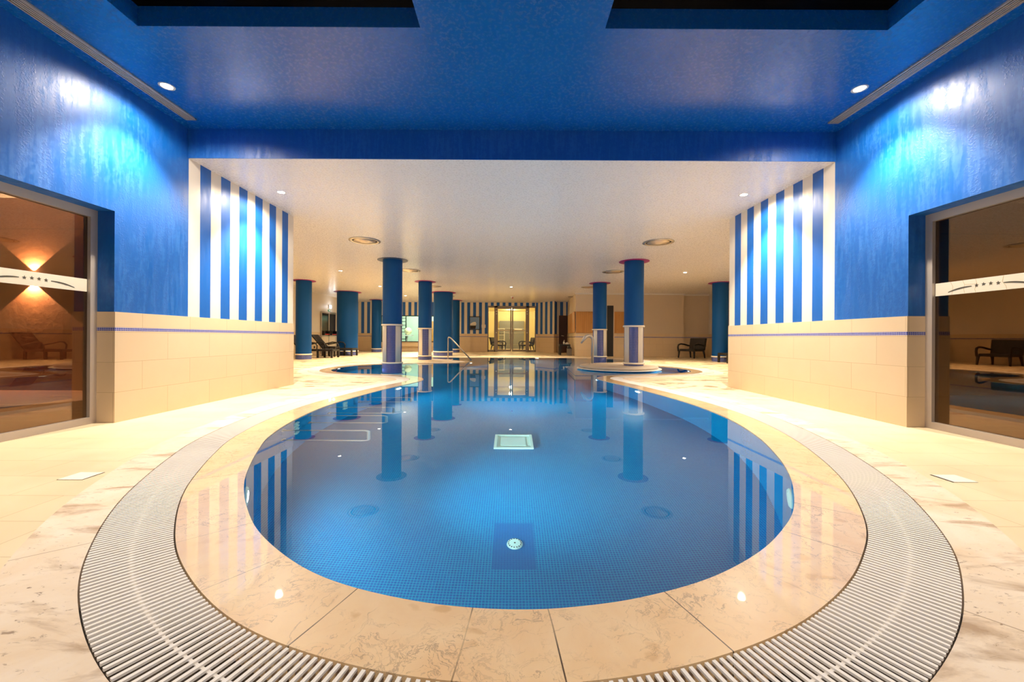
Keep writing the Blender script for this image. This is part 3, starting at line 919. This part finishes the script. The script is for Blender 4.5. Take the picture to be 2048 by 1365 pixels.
# underwater lamps
def pool_lamp(i, z, label, power):
    p = edge[i]; nn = -nrm[i]; ang = math.atan2(nn[1], nn[0])
    t = thing('underwater_lamp', label, 'pool light', (p[0], p[1], z), ang, 'underwater lamps in the pool walls')
    bm = bmesh.new(); lathe(bm, [(.075, .014), (.10, .016), (.118, .008), (.12, 0)], 32)
    bmesh.ops.rotate(bm, verts=bm.verts, cent=(0, 0, 0), matrix=Matrix.Rotation(PI/2, 3, 'Y')); obj('bezel', bm, M['pool_white'], t)
    bm = bmesh.new(); lathe(bm, [(0, .018), (.05, .017), (.076, .012)], 32)
    bmesh.ops.rotate(bm, verts=bm.verts, cent=(0, 0, 0), matrix=Matrix.Rotation(PI/2, 3, 'Y')); obj('lens', bm, M['pool_glow'] if power else M['pool_white'], t)
    if power:
        d = Vector((nn[0], nn[1], -.02)).normalized()
        add_spot('underwater_beam', (p[0]+nn[0]*.05, p[1]+nn[1]*.05, z), power, (.72, .96, 1.0), 76, 1.0, d.to_track_quat('-Z', 'Y').to_euler(), .05)
        add_spot('underwater_spill', (p[0]+nn[0]*.05, p[1]+nn[1]*.05, z), power*.12, (.72, .96, 1.0), 170, .5, d.to_track_quat('-Z', 'Y').to_euler(), .05)
UP = 840
def near_idx(x, y): return int(np.argmin(np.linalg.norm(edge - np.array((x, y)), axis=1)))
pool_lamp(near_idx(-1.58, 2.40), -.33, 'lit underwater lamp at the near left of the pool wall', UP)
pool_lamp(near_idx(.02, 1.25), -.33, 'added unseen lit underwater lamp in the near end wall of the pool, below the viewer', UP*.18)  # out of view, added so the pool floor is lit more evenly
pool_lamp(near_idx(1.70, 2.42), -.33, 'unlit underwater lamp at the near right of the pool wall', 0)
pool_lamp(near_idx(2.13, 6.75), -.30, 'lit underwater lamp in the right pool wall before the island', UP)
pool_lamp(near_idx(-1.96, 6.95), -.30, 'lit underwater lamp in the left pool wall beyond the grab rails', UP)
pool_lamp(near_idx(4.80, 10.8), -.25, 'lit underwater lamp at the right end of the island bay', UP*.7)
pool_lamp(near_idx(-1.40, 13.75), -.25, 'lit underwater lamp at the tip of the spit below the handrail', UP*.7)
pool_lamp(near_idx(1.1, 17.15), -.25, 'lit underwater lamp in the far pool wall near the glass doors', UP*.7)
pool_lamp(near_idx(-4.70, 11.0), -.25, 'lit underwater lamp at the left end of the column bay', UP*.7)
pool_lamp(near_idx(1.84, 8.5), -.25, 'lit underwater lamp at the tip of the spit before the island', UP*.5)

# ------------------------------------------------------------------ ceiling fittings
k = 0
for y, w in ((8.83, 'nearest'), (12.75, 'second'), (16.62, 'third'), (20.5, 'farthest')):
    for s, side in ((-1, 'left'), (1, 'right')):
        t = thing('ceiling_diffuser', 'round domed air diffuser in the white ceiling, %s in the %s row' % (w, side), 'air vent', (s*3.24, y, ZW), 0, 'round ceiling air diffusers')
        bm = bmesh.new(); lathe(bm, [(.262, 0), (.335, -.003), (.33, -.014), (.29, -.020), (.262, -.012)], 48); obj('outer_ring', bm, M['steel_dull'], t)
        bm = bmesh.new(); lathe(bm, [(0, -.001), (.263, -.001)], 48); obj('throat', bm, M['gap'], t)
        bm = bmesh.new(); lathe(bm, [(0, -.055), (.05, -.052), (.14, -.026), (.235, -.012), (.238, -.008), (0, -.006)], 48); obj('dome', bm, plain('dull_diffuser_metal', (.62, .52, .40), .35, .7) if k == 0 else bpy.data.materials['dull_diffuser_metal'], t)
        k += 1
for s, w in ((-1, 'left'), (1, 'right')):
    t = thing('linear_vent', 'long slotted air vent in the blue ceiling along the %s wall' % w, 'air vent', (s*3.66, 0, ZF), 0, 'linear ceiling vents')
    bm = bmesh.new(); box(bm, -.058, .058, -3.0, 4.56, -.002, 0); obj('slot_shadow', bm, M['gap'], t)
    bm = bmesh.new()
    for xx in (-.060, -.033, -.011, .011, .033, .049): box(bm, xx, xx+.011, -3.0, 4.56, -.016, -.002)
    box(bm, -.060, .060, 4.545, 4.565, -.016, -.002)
    obj('slats', bm, M['alu'], t)
t = thing('smoke_detector', 'small white smoke detector with a red lamp on the ceiling before the glass doors', 'smoke detector', (0.03, 20.6, ZW))
bm = bmesh.new(); lathe(bm, [(0, -.075), (.045, -.07), (.06, -.04), (.07, 0)], 24); obj('body', bm, M['white'], t)
bm = bmesh.new(); box(bm, .01, .07, -.05, .0, -.10, -.05); obj('indicator', bm, M['red'], t)

# ------------------------------------------------------------------ far glass doors and the corridor behind
t = bpy.data.objects.new('door_3', None); C.objects.link(t); t.location = (.04, YFAR+.06, 0)
t['kind'] = 'structure'; t['category'] = 'glass door'; t['label'] = 'double glass doors with grey frames and side lights in the striped far wall'
bm = bmesh.new()
for x0, x1 in ((-1.46, -1.40), (-1.06, -.86), (.86, 1.06), (1.40, 1.46)): box(bm, x0, x1, -.06, .06, 0, DZ)
box(bm, -1.40, 1.40, -.06, .06, DZ-.10, DZ); box(bm, -1.46, -1.0, -.06, .06, 0, .12); box(bm, 1.0, 1.46, -.06, .06, 0, .12)
obj('frame', bm, M['alu_dark'], t)
for s in (-1, 1):
    bm = bmesh.new()
    a = lambda x0, x1, z0, z1: box(bm, min(s*x0, s*x1), max(s*x0, s*x1), -.035, .035, z0, z1)
    a(.012, .09, .02, DZ-.10); a(.84, .858, .02, DZ-.10); a(.09, .84, .02, .14); a(.09, .84, DZ-.17, DZ-.10)
    lf = obj('door_leaf', bm, M['alu_dark'], t)
    bm = bmesh.new(); box(bm, min(s*.09, s*.84), max(s*.09, s*.84), -.004, .004, .14, DZ-.17); obj('pane', bm, M['clear_glass'], lf)
    bm = bmesh.new(); box(bm, min(s*.09, s*.84), max(s*.09, s*.84), -.008, -.005, 1.26, 1.34); obj('film_band', bm, M['decal'], lf)
    bm = bmesh.new(); tube(bm, rounded([(s*.06, -.035, .75), (s*.12, -.10, .75), (s*.12, -.10, 1.25), (s*.06, -.035, 1.25)], .04), .016, 8); obj('handle', bm, M['steel_dull'], lf)
    for z in (2.45, 2.30, 1.16):
        bm = bmesh.new(); lathe(bm, [(0, .02), (.035, .015), (.04, -.01)], 16); bmesh.ops.rotate(bm, verts=bm.verts, cent=(0,0,0), matrix=Matrix.Rotation(PI/2, 3, 'X'))
        bmesh.ops.translate(bm, verts=bm.verts, vec=(s*.93, -.07, z)); obj('hinge', bm, M['steel'], lf)
    bm = bmesh.new(); box(bm, min(s*1.06, s*1.40), max(s*1.06, s*1.40), -.004, .004, .12, DZ-.10); obj('pane', bm, M['clear_glass'], t)
# corridor shell
CY0, CY1 = YFAR+.25, 31.0
bm = bmesh.new()
box(bm, -2.0, -1.9, CY0, CY1, 0, 2.9); box(bm, 1.75, 1.85, CY0, CY1, 0, 2.9); box(bm, -2.0, 1.85, CY1, CY1+.1, 0, 2.9)
struct('wall_corridor', bm, M['yellow_wall'], 'yellow lit corridor walls behind the glass doors', 'wall')
bm = bmesh.new(); box(bm, -2.0, 1.85, CY0-.1, CY1, -.02, 0); struct('floor_corridor', bm, M['deck'], 'corridor floor behind the glass doors', 'floor')
bm = bmesh.new(); box(bm, -2.0, 1.85, CY0, CY1, 2.9, 2.95); struct('ceiling_corridor', bm, M['yellow_wall'], 'corridor ceiling behind the glass doors', 'ceiling')
t = thing('grey_partition', 'grey panelled partition at the end of the corridor behind the glass doors', 'partition', (.05, CY1-.25, 0))
bm = bmesh.new(); box(bm, -.95, .95, 0, .12, 0, 2.15); obj('panel', bm, M['grey_panel'], t)
bm = bmesh.new(); box(bm, -.95, .95, -.02, 0, 1.20, 1.26); box(bm, -.95, .95, -.02, 0, 1.55, 1.60); obj('rail', bm, M['steel_dull'], t)
bm = bmesh.new(); box(bm, .2, .8, -.03, -.005, 1.40, 1.54); obj('notice', bm, M['white'], t)
t = tag(obj('wall_picture', bbox(-1.895, -1.87, 26.2, 27.6, 1.05, 2.05), [M['sky_picture']]), 'blue picture on the corridor wall behind the left side light', 'picture')
t = thing('console_table', 'dark wooden console with white shelf on the left of the corridor behind glass', 'console table', (-1.40, 28.9, 0))
bm = bmesh.new(); box(bm, -.42, .30, -.25, .25, .82, .88); obj('table_top', bm, M['dark_wood'], t)
for sx in (-.38, .24):
    for sy in (-.22, .18):
        bm = bmesh.new(); box(bm, sx, sx+.05, sy, sy+.05, 0, .82); obj('leg', bm, M['dark_wood'], t)
t = thing('towel_rack', 'white angular towel rack standing in the corridor behind the left glass door', 'rack', (-.75, 29.7, 0))
for zz in (.35, .7, 1.05):
    bm = bmesh.new(); box(bm, -.35, .22, -.2, .2, zz, zz+.03); obj('shelf', bm, M['white'], t)
bm = bmesh.new(); box(bm, .22, .28, -.05, .05, 0, 1.5); box(bm, -.35, .28, -.05, .05, 1.5, 1.56); obj('frame', bm, M['white'], t)
t = tag(obj('corridor_door', bbox(1.70, 1.748, 25.2, 26.2, 0, 1.98), M['orange_door']), 'orange wooden door on the right corridor wall behind glass', 'door')

# ------------------------------------------------------------------ gym behind the window
t = bpy.data.objects.new('window_3', None); C.objects.link(t); t.location = ((GX0+GX1)/2, YFAR+.04, GZ0)
t['kind'] = 'structure'; t['category'] = 'window'; t['label'] = 'wide lit gym window in the striped far wall behind the columns'
wx = (GX1-GX0)/2; wh = GZ1-GZ0
bm = bmesh.new()
for a in ((-wx, wx, -.05, .05, 0, .05), (-wx, wx, -.05, .05, wh-.05, wh), (-wx, -wx+.05, -.05, .05, .05, wh-.05), (wx-.05, wx, -.05, .05, .05, wh-.05)): box(bm, *a)
obj('frame', bm, M['black'], t)
bm = bmesh.new(); box(bm, -wx+.05, wx-.05, -.004, .004, .05, wh-.05); obj('pane', bm, M['clear_glass'], t)
GYB = 29.0
bm = bmesh.new()
box(bm, -10.6, -10.5, CY0-.05, GYB, 0, 2.9); box(bm, -2.2, -2.1, CY0-.05, GYB, 0, 2.9); box(bm, -10.6, -2.1, GYB, GYB+.1, 0, 2.9)
struct('wall_gym', bm, M['mint'], 'pale mint walls of the gym behind the window', 'wall')
bm = bmesh.new(); box(bm, -10.6, -2.1, CY0-.05, GYB, -.02, 0); struct('floor_gym', bm, M['grey_panel'], 'gym floor behind the window', 'floor')
bm = bmesh.new(); box(bm, -10.6, -2.1, CY0-.05, GYB, 2.9, 2.95); struct('ceiling_gym', bm, M['mint'], 'gym ceiling behind the window', 'ceiling')
t = thing('gym_door', 'orange wooden door in the gym behind the window', 'door', (-5.75, GYB-.045, 0))
bm = bmesh.new(); box(bm, -.5, .5, -.03, .03, 0, 2.02); obj('door_panel', bm, M['orange_door'], t)
bm = bmesh.new(); box(bm, .36, .46, -.07, -.03, 1.0, 1.03); obj('handle', bm, M['steel_dull'], t)
t = thing('ladder_rack', 'tall dark ladder rack in the gym beside the pale exercise ball', 'rack', (-7.55, 27.6, 0))
bm = bmesh.new()
for sx in (-.30, .26): box(bm, sx, sx+.06, 0, .06, 0, 2.3)
obj('upright', bm, M['black'], t)
bm = bmesh.new()
for k in range(9): tube(bm, [(-.27, .03, .25+.24*k), (.29, .03, .25+.24*k)], .022, 8)
obj('rungs', bm, M['black'], t)
t = thing('exercise_ball', 'large pale yellow exercise ball in the gym window', 'exercise ball', (-7.0, 27.2, 1.02))
bm = bmesh.new(); bmesh.ops.create_uvsphere(bm, u_segments=32, v_segments=20, radius=.25)
for f in bm.faces: f.smooth = True
bmesh.ops.translate(bm, verts=bm.verts, vec=(0, 0, .25)); obj('ball', bm, M['ball'], t)
t = thing('ball_stand', 'grey exercise machine frame under the pale ball in the gym window', 'exercise machine', (-7.05, 27.2, 0))
bm = bmesh.new(); box(bm, -.35, .35, -.3, .3, .94, 1.01); obj('deck', bm, M['white'], t)
bm = bmesh.new(); tube(bm, [(-.25, 0, 0), (-.05, 0, .5), (.0, 0, .95)], .05, 10); obj('post', bm, M['white'], t)
bm = bmesh.new(); box(bm, -.4, .4, -.25, .25, 0, .06); obj('base', bm, M['black'], t)

# ------------------------------------------------------------------ small things on the walls
t = thing('framed_picture', 'square framed picture of rolled towels on the striped wall left of the glass doors', 'picture', (-2.20, YFAR-.005, 1.33))
bm = bmesh.new()
for a in ((-.33, .33, -.04, 0, -.01, .03), (-.33, .33, -.04, 0, .76, .80), (-.33, -.29, -.04, 0, .03, .76), (.29, .33, -.04, 0, .03, .76)): box(bm, *a)
obj('frame', bm, M['black'], t)
bm = bmesh.new(); box(bm, -.29, .29, -.02, -.004, .03, .76); obj('print', bm, M['sky_picture'], t)
bm = bmesh.new()
plate = lambda pts, y0, y1: prism_xz(bm, pts, y0, y1)
def prism_xz(bm, pts, y0, y1):
    a = [bm.verts.new((p[0], y0, p[1])) for p in pts]; c = [bm.verts.new((p[0], y1, p[1])) for p in pts]; n = len(pts)
    bm.faces.new(a); bm.faces.new(list(reversed(c)))
    for i in range(n): bm.faces.new((a[i], a[(i+1) % n], c[(i+1) % n], c[i]))
prism_xz(bm, [(-.27, .05), (.05, .05), (.08, .25), (-.27, .25)], -.023, -.020)
obj('dark_basket', bm, M['gap'], t)
bm = bmesh.new(); prism_xz(bm, [(-.27, .25), (.06, .25), (.10, .36), (.05, .48), (-.10, .46), (-.27, .36)], -.025, -.020); obj('towel_shape', bm, M['white'], t)
t = thing('switch_panel', 'cream double switch plate on the striped wall beside the glass doors', 'switch', (-1.66, YFAR-.001, 1.45))
bm = bmesh.new(); box(bm, -.12, .12, -.02, 0, 0, .19); obj('plate', bm, M['ring'], t)
for sx in (-.06, .02):
    bm = bmesh.new(); box(bm, sx, sx+.045, -.028, -.019, .05, .14); obj('rocker', bm, M['white'], t)
# pine panels
for x0, x1, lab in ((3.06, 4.52, 'knotty pine board panel left of the dark doorway on the right wall block'), (4.86, 5.75, 'knotty pine board panel right of the dark doorway behind the island column')):
    t = thing('pine_panel', lab, 'wood panel', (x0, BYF-.001, 1.12), 0, 'pine panels on the right wall block')
    bm = bmesh.new(); box(bm, 0, x1-x0, -.04, 0, 0, .99); obj('boards', bm, M['pine'], t)
    bm = bmesh.new(); box(bm, 0, x1-x0, -.045, 0, -.02, 0); obj('bottom_rail', bm, M['pine'], t)
t = thing('pine_panel', 'knotty pine board panel on the lit left end of the right wall block', 'wood panel', (3.03, BYF+.0, 1.12), math.atan2(4.7, .27), 'pine panels on the right wall block')
bm = bmesh.new(); box(bm, 0, 3.4, .012, .05, 0, .99); obj('boards', bm, M['pine'], t)
t = bpy.data.objects.new('door_4', None); C.objects.link(t); t.location = (4.68, BYF-.013, 0); t['kind'] = 'structure'; t['category'] = 'doorway'; t['label'] = 'dark unlit doorway between the pine panels'
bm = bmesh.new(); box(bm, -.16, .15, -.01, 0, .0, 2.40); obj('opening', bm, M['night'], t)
bm = bmesh.new(); box(bm, .15, .19, -.03, 0, 0, 2.44); box(bm, -.20, -.16, -.03, 0, 0, 2.44); box(bm, -.16, .15, -.03, 0, 2.40, 2.44); obj('frame', bm, M['tan_wall'], t)
# dark red door
t = bpy.data.objects.new('door_5', None); C.objects.link(t); t.location = (3.08, 23.5, 0); t['kind'] = 'structure'; t['category'] = 'door'; t['label'] = 'dark red panelled wooden door in the niche beside the small black table'
bm = bmesh.new(); box(bm, -.26, .24, 0, .05, 0, 2.18); obj('door_panel', bm, M['maroon'], t)
bm = bmesh.new()
for z0, z1 in ((.12, .85), (1.15, 2.05)): box(bm, -.17, .15, -.012, 0, z0, z1)
obj('raised_panel', bm, M['maroon'], t)
bm = bmesh.new(); tube(bm, rounded([(-.12, 0, 1.0), (-.12, -.07, 1.0), (.02, -.07, .97)], .02), .014, 8); obj('handle', bm, M['steel'], t)

# emergency door on the left wall
t = bpy.data.objects.new('door_6', None); C.objects.link(t); t.location = (-XS+.015, 20.75, 0); t['kind'] = 'structure'; t['category'] = 'door'; t['label'] = 'glazed emergency exit door with red push bars in the left wall'
bm = bmesh.new()
for a in ((-.85, -.78, 0, 2.12), (.78, .85, 0, 2.12), (-.04, .04, 0, 2.05)): box(bm, 0, .05, a[0], a[1], a[2], a[3])
box(bm, 0, .05, -.78, .78, 2.05, 2.12); box(bm, 0, .05, -.78, .78, .86, .94); box(bm, 0, .05, -.78, .78, 0, .10)
obj('frame', bm, M['alu'], t)
for s in (-1, 1):
    y0, y1 = sorted((s*.04, s*.78))
    bm = bmesh.new(); box(bm, .01, .03, y0, y1, .94, 2.05); obj('pane', bm, M['dark_glass'], t)
    bm = bmesh.new(); box(bm, .01, .035, y0, y1, .10, .86); obj('lower_panel', bm, M['tan_wall'], t)
    bm = bmesh.new(); tube(bm, [(.13, y0+.08, .98), (.13, y1-.08, .98)], .022, 8); obj('push_bar', bm, M['red'], t)
    for yy in (y0+.06, y1-.06):
        bm = bmesh.new(); box(bm, .04, .16, yy-.03, yy+.03, .93, 1.16); obj('bar_bracket', bm, M['black'], t)
bm = bmesh.new(); box(bm, .04, .12, .10, .60, 2.06, 2.13); obj('door_closer', bm, M['steel_dull'], t)
t = thing('emergency_lamp', 'white glowing emergency lamp high on the left wall over the exit door', 'emergency light', (-XS, 20.9, 2.32))
bm = bmesh.new(); box(bm, 0, .05, -.13, .13, 0, .20); obj('housing', bm, M['white'], t)
bm = bmesh.new(); box(bm, .05, .06, -.11, .11, .02, .18); obj('lens', bm, M['cold_glow'], t)
t = thing('exit_sign', 'small green exit sign under the white emergency lamp on the left wall', 'sign', (-XS, 20.85, 2.17))
bm = bmesh.new(); box(bm, 0, .02, -.12, .12, 0, .10); obj('plate', bm, M['green'], t)
bm = bmesh.new(); box(bm, .02, .023, -.02, .08, .015, .085); box(bm, .02, .023, -.09, -.02, .04, .06); obj('symbol', bm, M['white'], t)
t = thing('wall_socket', 'small black socket low on the left wall behind the loungers', 'socket', (-XS+.012, 19.3, .30))
bm = bmesh.new(); box(bm, 0, .015, -.06, .06, 0, .10); obj('plate', bm, M['black'], t)
bm = bmesh.new(); box(bm, .015, .018, -.03, .03, .03, .07); obj('insert', bm, M['gap'], t)

# right-hand exit door glimpsed beside the column
t = bpy.data.objects.new('door_7', None); C.objects.link(t); t.location = (XS-.015, 17.4, 0); t['kind'] = 'structure'; t['category'] = 'door'; t['label'] = 'metal exit door glimpsed behind the far right column'
bm = bmesh.new(); box(bm, -.05, 0, -.6, .6, 0, 2.1); obj('door_panel', bm, M['alu'], t)
bm = bmesh.new(); tube(bm, [(-.13, -.5, .98), (-.13, .5, .98)], .022, 8); obj('push_bar', bm, M['red'], t)
bm = bmesh.new(); box(bm, -.16, -.04, -.5, -.44, .93, 1.16); obj('bar_bracket', bm, M['black'], t)

# ------------------------------------------------------------------ furniture
def armchair(label, loc, rz, group='dark wicker armchairs'):
    """faces +x; base at the centre of the seat"""
    t = thing('wicker_armchair', label, 'armchair', loc, rz, group)
    m = M['wicker']
    bm = bmesh.new(); box(bm, -.36, .40, -.36, .36, .30, .40); bmesh.ops.bevel(bm, geom=list(bm.edges), offset=.02, segments=2, affect='EDGES'); obj('seat', bm, m, t)
    bm = bmesh.new()
    vs = box(bm, -.42, -.30, -.37, .37, .34, .88)
    for v in vs[4:]: v.co.x -= .11; v.co.y *= 1.04
    bmesh.ops.bevel(bm, geom=list(bm.edges), offset=.015, segments=2, affect='EDGES'); obj('backrest', bm, m, t)
    for s in (-1, 1):
        bm = bmesh.new(); path = [(.40, s*.39, .30), (.42, s*.40, .48), (.38, s*.40, .58), (.22, s*.40, .62), (0, s*.40, .60), (-.25, s*.39, .55), (-.42, s*.37, .53)]
        tube(bm, path, .036, 10); obj('arm', bm, m, t)
        bm = bmesh.new(); tube(bm, [(.37, s*.37, .32), (.38, s*.38, .15), (.40, s*.39, 0)], .032, 10, radii=[.045, .034, .028]); obj('leg', bm, m, t)
        bm = bmesh.new(); tube(bm, [(-.34, s*.33, .32), (-.39, s*.34, .15), (-.41, s*.35, 0)], .032, 10, radii=[.045, .034, .028]); obj('leg', bm, m, t)
    return t
armchair('black wicker armchair standing alone before the sand wall at the far right', (8.03, 17.75, 0), PI*1.17)
armchair('black wicker armchair on the left behind the far glass doors', (-.86, 27.0, 0), -.25)
armchair('black wicker armchair on the right behind the far glass doors', (1.05, 27.0, 0), PI+.25)
armchair('dark wicker armchair hidden behind the left striped wall, seen in the right glass reflection', (-8.5, 13.6, 0), -.3)

def lounger(label, loc, rz, up=.95):
    """foot end towards +x; base at the middle"""
    t = thing('wicker_lounger', label, 'sun lounger', loc, rz, 'dark wicker sun loungers')
    m = M['wicker']
    bm = bmesh.new(); box(bm, -.45, .90, -.32, .32, .27, .35); bmesh.ops.bevel(bm, geom=list(bm.edges), offset=.012, segments=2, affect='EDGES'); obj('bed', bm, m, t)
    bm = bmesh.new(); vs = box(bm, -.46, -.40, -.31, .31, .34, up)
    for v in vs[4:]: v.co.x -= .52
    obj('backrest', bm, m, t)
    for x in (.86, .30, -.42):
        for s in (-1, 1):
            bm = bmesh.new(); box(bm, x-.035, x+.035, s*.30-.03, s*.30+.03, 0, .28); obj('leg', bm, m, t)
    for s in (-1, 1):
        bm = bmesh.new(); tube(bm, [(.28, s*.35, .28), (.30, s*.36, .50), (.22, s*.36, .60), (.05, s*.36, .62), (-.2, s*.36, .56), (-.50, s*.35, .50)], .026, 8); obj('arm', bm, m, t)
    return t
lounger('dark wicker lounger with raised back between the two left blue columns', (-7.93, 18.05, 0), 0.0)
lounger('dark wicker lounger half hidden behind the slim far left column', (-8.05, 16.35, 0), .0, .92)
lounger('dark wicker lounger whose foot end shows at the far right wall edge', (8.45, 14.30, 0), PI)
t = thing('side_table', 'low dark wicker side table between the two left loungers', 'side table', (-7.72, 17.25, 0))
bm = bmesh.new(); box(bm, -.24, .24, -.24, .24, .38, .44); obj('table_top', bm, M['wicker'], t)
for sx in (-.2, .2):
    for sy in (-.2, .2):
        bm = bmesh.new(); box(bm, sx-.03, sx+.03, sy-.03, sy+.03, 0, .38); obj('leg', bm, M['wicker'], t)
# small black table with soap things and bin
t = thing('small_table', 'small black table at the foot of the dark red door, holding a soap bottle', 'table', (2.70, 20.2, 0))
bm = bmesh.new(); box(bm, -.27, .27, -.22, .22, .46, .54); obj('table_top', bm, M['black'], t)
for sx in (-.23, .23):
    for sy in (-.18, .18):
        bm = bmesh.new(); box(bm, sx-.04, sx+.04, sy-.04, sy+.04, 0, .46); obj('leg', bm, M['black'], t)
t = thing('soap_bottle', 'white pump bottle standing on the small black table', 'bottle', (2.66, 20.1, .54))
bm = bmesh.new(); lathe(bm, [(0, 0), (.045, 0), (.045, .11), (.02, .14), (0, .14)], 20); obj('bottle_body', bm, M['soap'], t)
bm = bmesh.new(); tube(bm, rounded([(0, 0, .14), (0, 0, .20), (.04, 0, .195)], .012), .011, 8); obj('pump', bm, M['soap'], t)
t = thing('tissue_box', 'low cream box beside the soap bottle on the small black table', 'box', (2.82, 20.15, .54))
bm = bmesh.new(); box(bm, -.08, .08, -.06, .06, 0, .075); obj('carton', bm, M['soap'], t)
bm = bmesh.new(); box(bm, -.04, .04, -.01, .01, .075, .10); obj('tissue', bm, M['white'], t)
t = thing('waste_bin', 'grey waste bin with dark lid standing before the small black table', 'bin', (2.85, 19.55, 0))
bm = bmesh.new(); box(bm, -.11, .11, -.11, .11, 0, .34); obj('bin_body', bm, M['grey_bin'], t)
bm = bmesh.new(); box(bm, -.115, .115, -.115, .115, .34, .36); vs = box(bm, -.10, .10, -.10, .10, .36, .46)
for v in vs[4:]: v.co.x *= .35
obj('lid', bm, M['black'], t)

# ------------------------------------------------------------------ other lights of the place
def point(name, loc, power, color, r=.1):
    d = bpy.data.lights.new(name, 'POINT'); d.energy = power; d.color = color; d.shadow_soft_size = r
    o = bpy.data.objects.new(name, d); C.objects.link(o); o.location = loc
point('corridor_lamp', (0, 26.0, 2.75), 170, (1, .82, .42)); point('corridor_lamp', (0, 29.3, 2.75), 120, (1, .85, .5))
point('gym_lamp', (-6.2, 26.3, 2.75), 420, (.88, 1, .84)); 
add_spot('sconce_beam', (-7.40, 6.16, 1.83), 260, (1, .80, .50), 100, .05, (PI, 0, 0), .01)
add_spot('sconce_beam', (-7.40, 6.16, 1.67), 340, (1, .80, .50), 100, .05, (0, 0, 0), .01)
point('emergency_glow', (-XS+.25, 20.9, 2.42), 4, (.85, .93, 1), .05)

w = bpy.data.worlds.new('night'); sc.world = w; w.use_nodes = True
w.node_tree.nodes['Background'].inputs[0].default_value = (.05, .06, .10, 1); w.node_tree.nodes['Background'].inputs[1].default_value = .15

# ------------------------------------------------------------------ camera and view
cd = bpy.data.cameras.new('camera'); cam = bpy.data.objects.new('camera', cd); C.objects.link(cam); sc.camera = cam
cd.sensor_width = 36.0; cd.lens = FOCAL/2048*36.0; cd.shift_x = 2/2048; cd.shift_y = -6.3/2048
cd.clip_start = .05; cd.clip_end = 200
cam.location = (0, 0, EYE); cam.rotation_euler = (PI/2, -.0055, 0)
sc.view_settings.view_transform = 'Standard'; sc.view_settings.look = 'None'; sc.view_settings.gamma = 1.0
sc.view_settings.use_curve_mapping = False; sc.view_settings.exposure = 0.0
cy = sc.cycles
cy.caustics_reflective = False; cy.caustics_refractive = True
cy.max_bounces = 12; cy.diffuse_bounces = 5; cy.glossy_bounces = 5; cy.transmission_bounces = 8; cy.transparent_max_bounces = 12
cy.sample_clamp_indirect = 3.0
cy.use_denoising = True
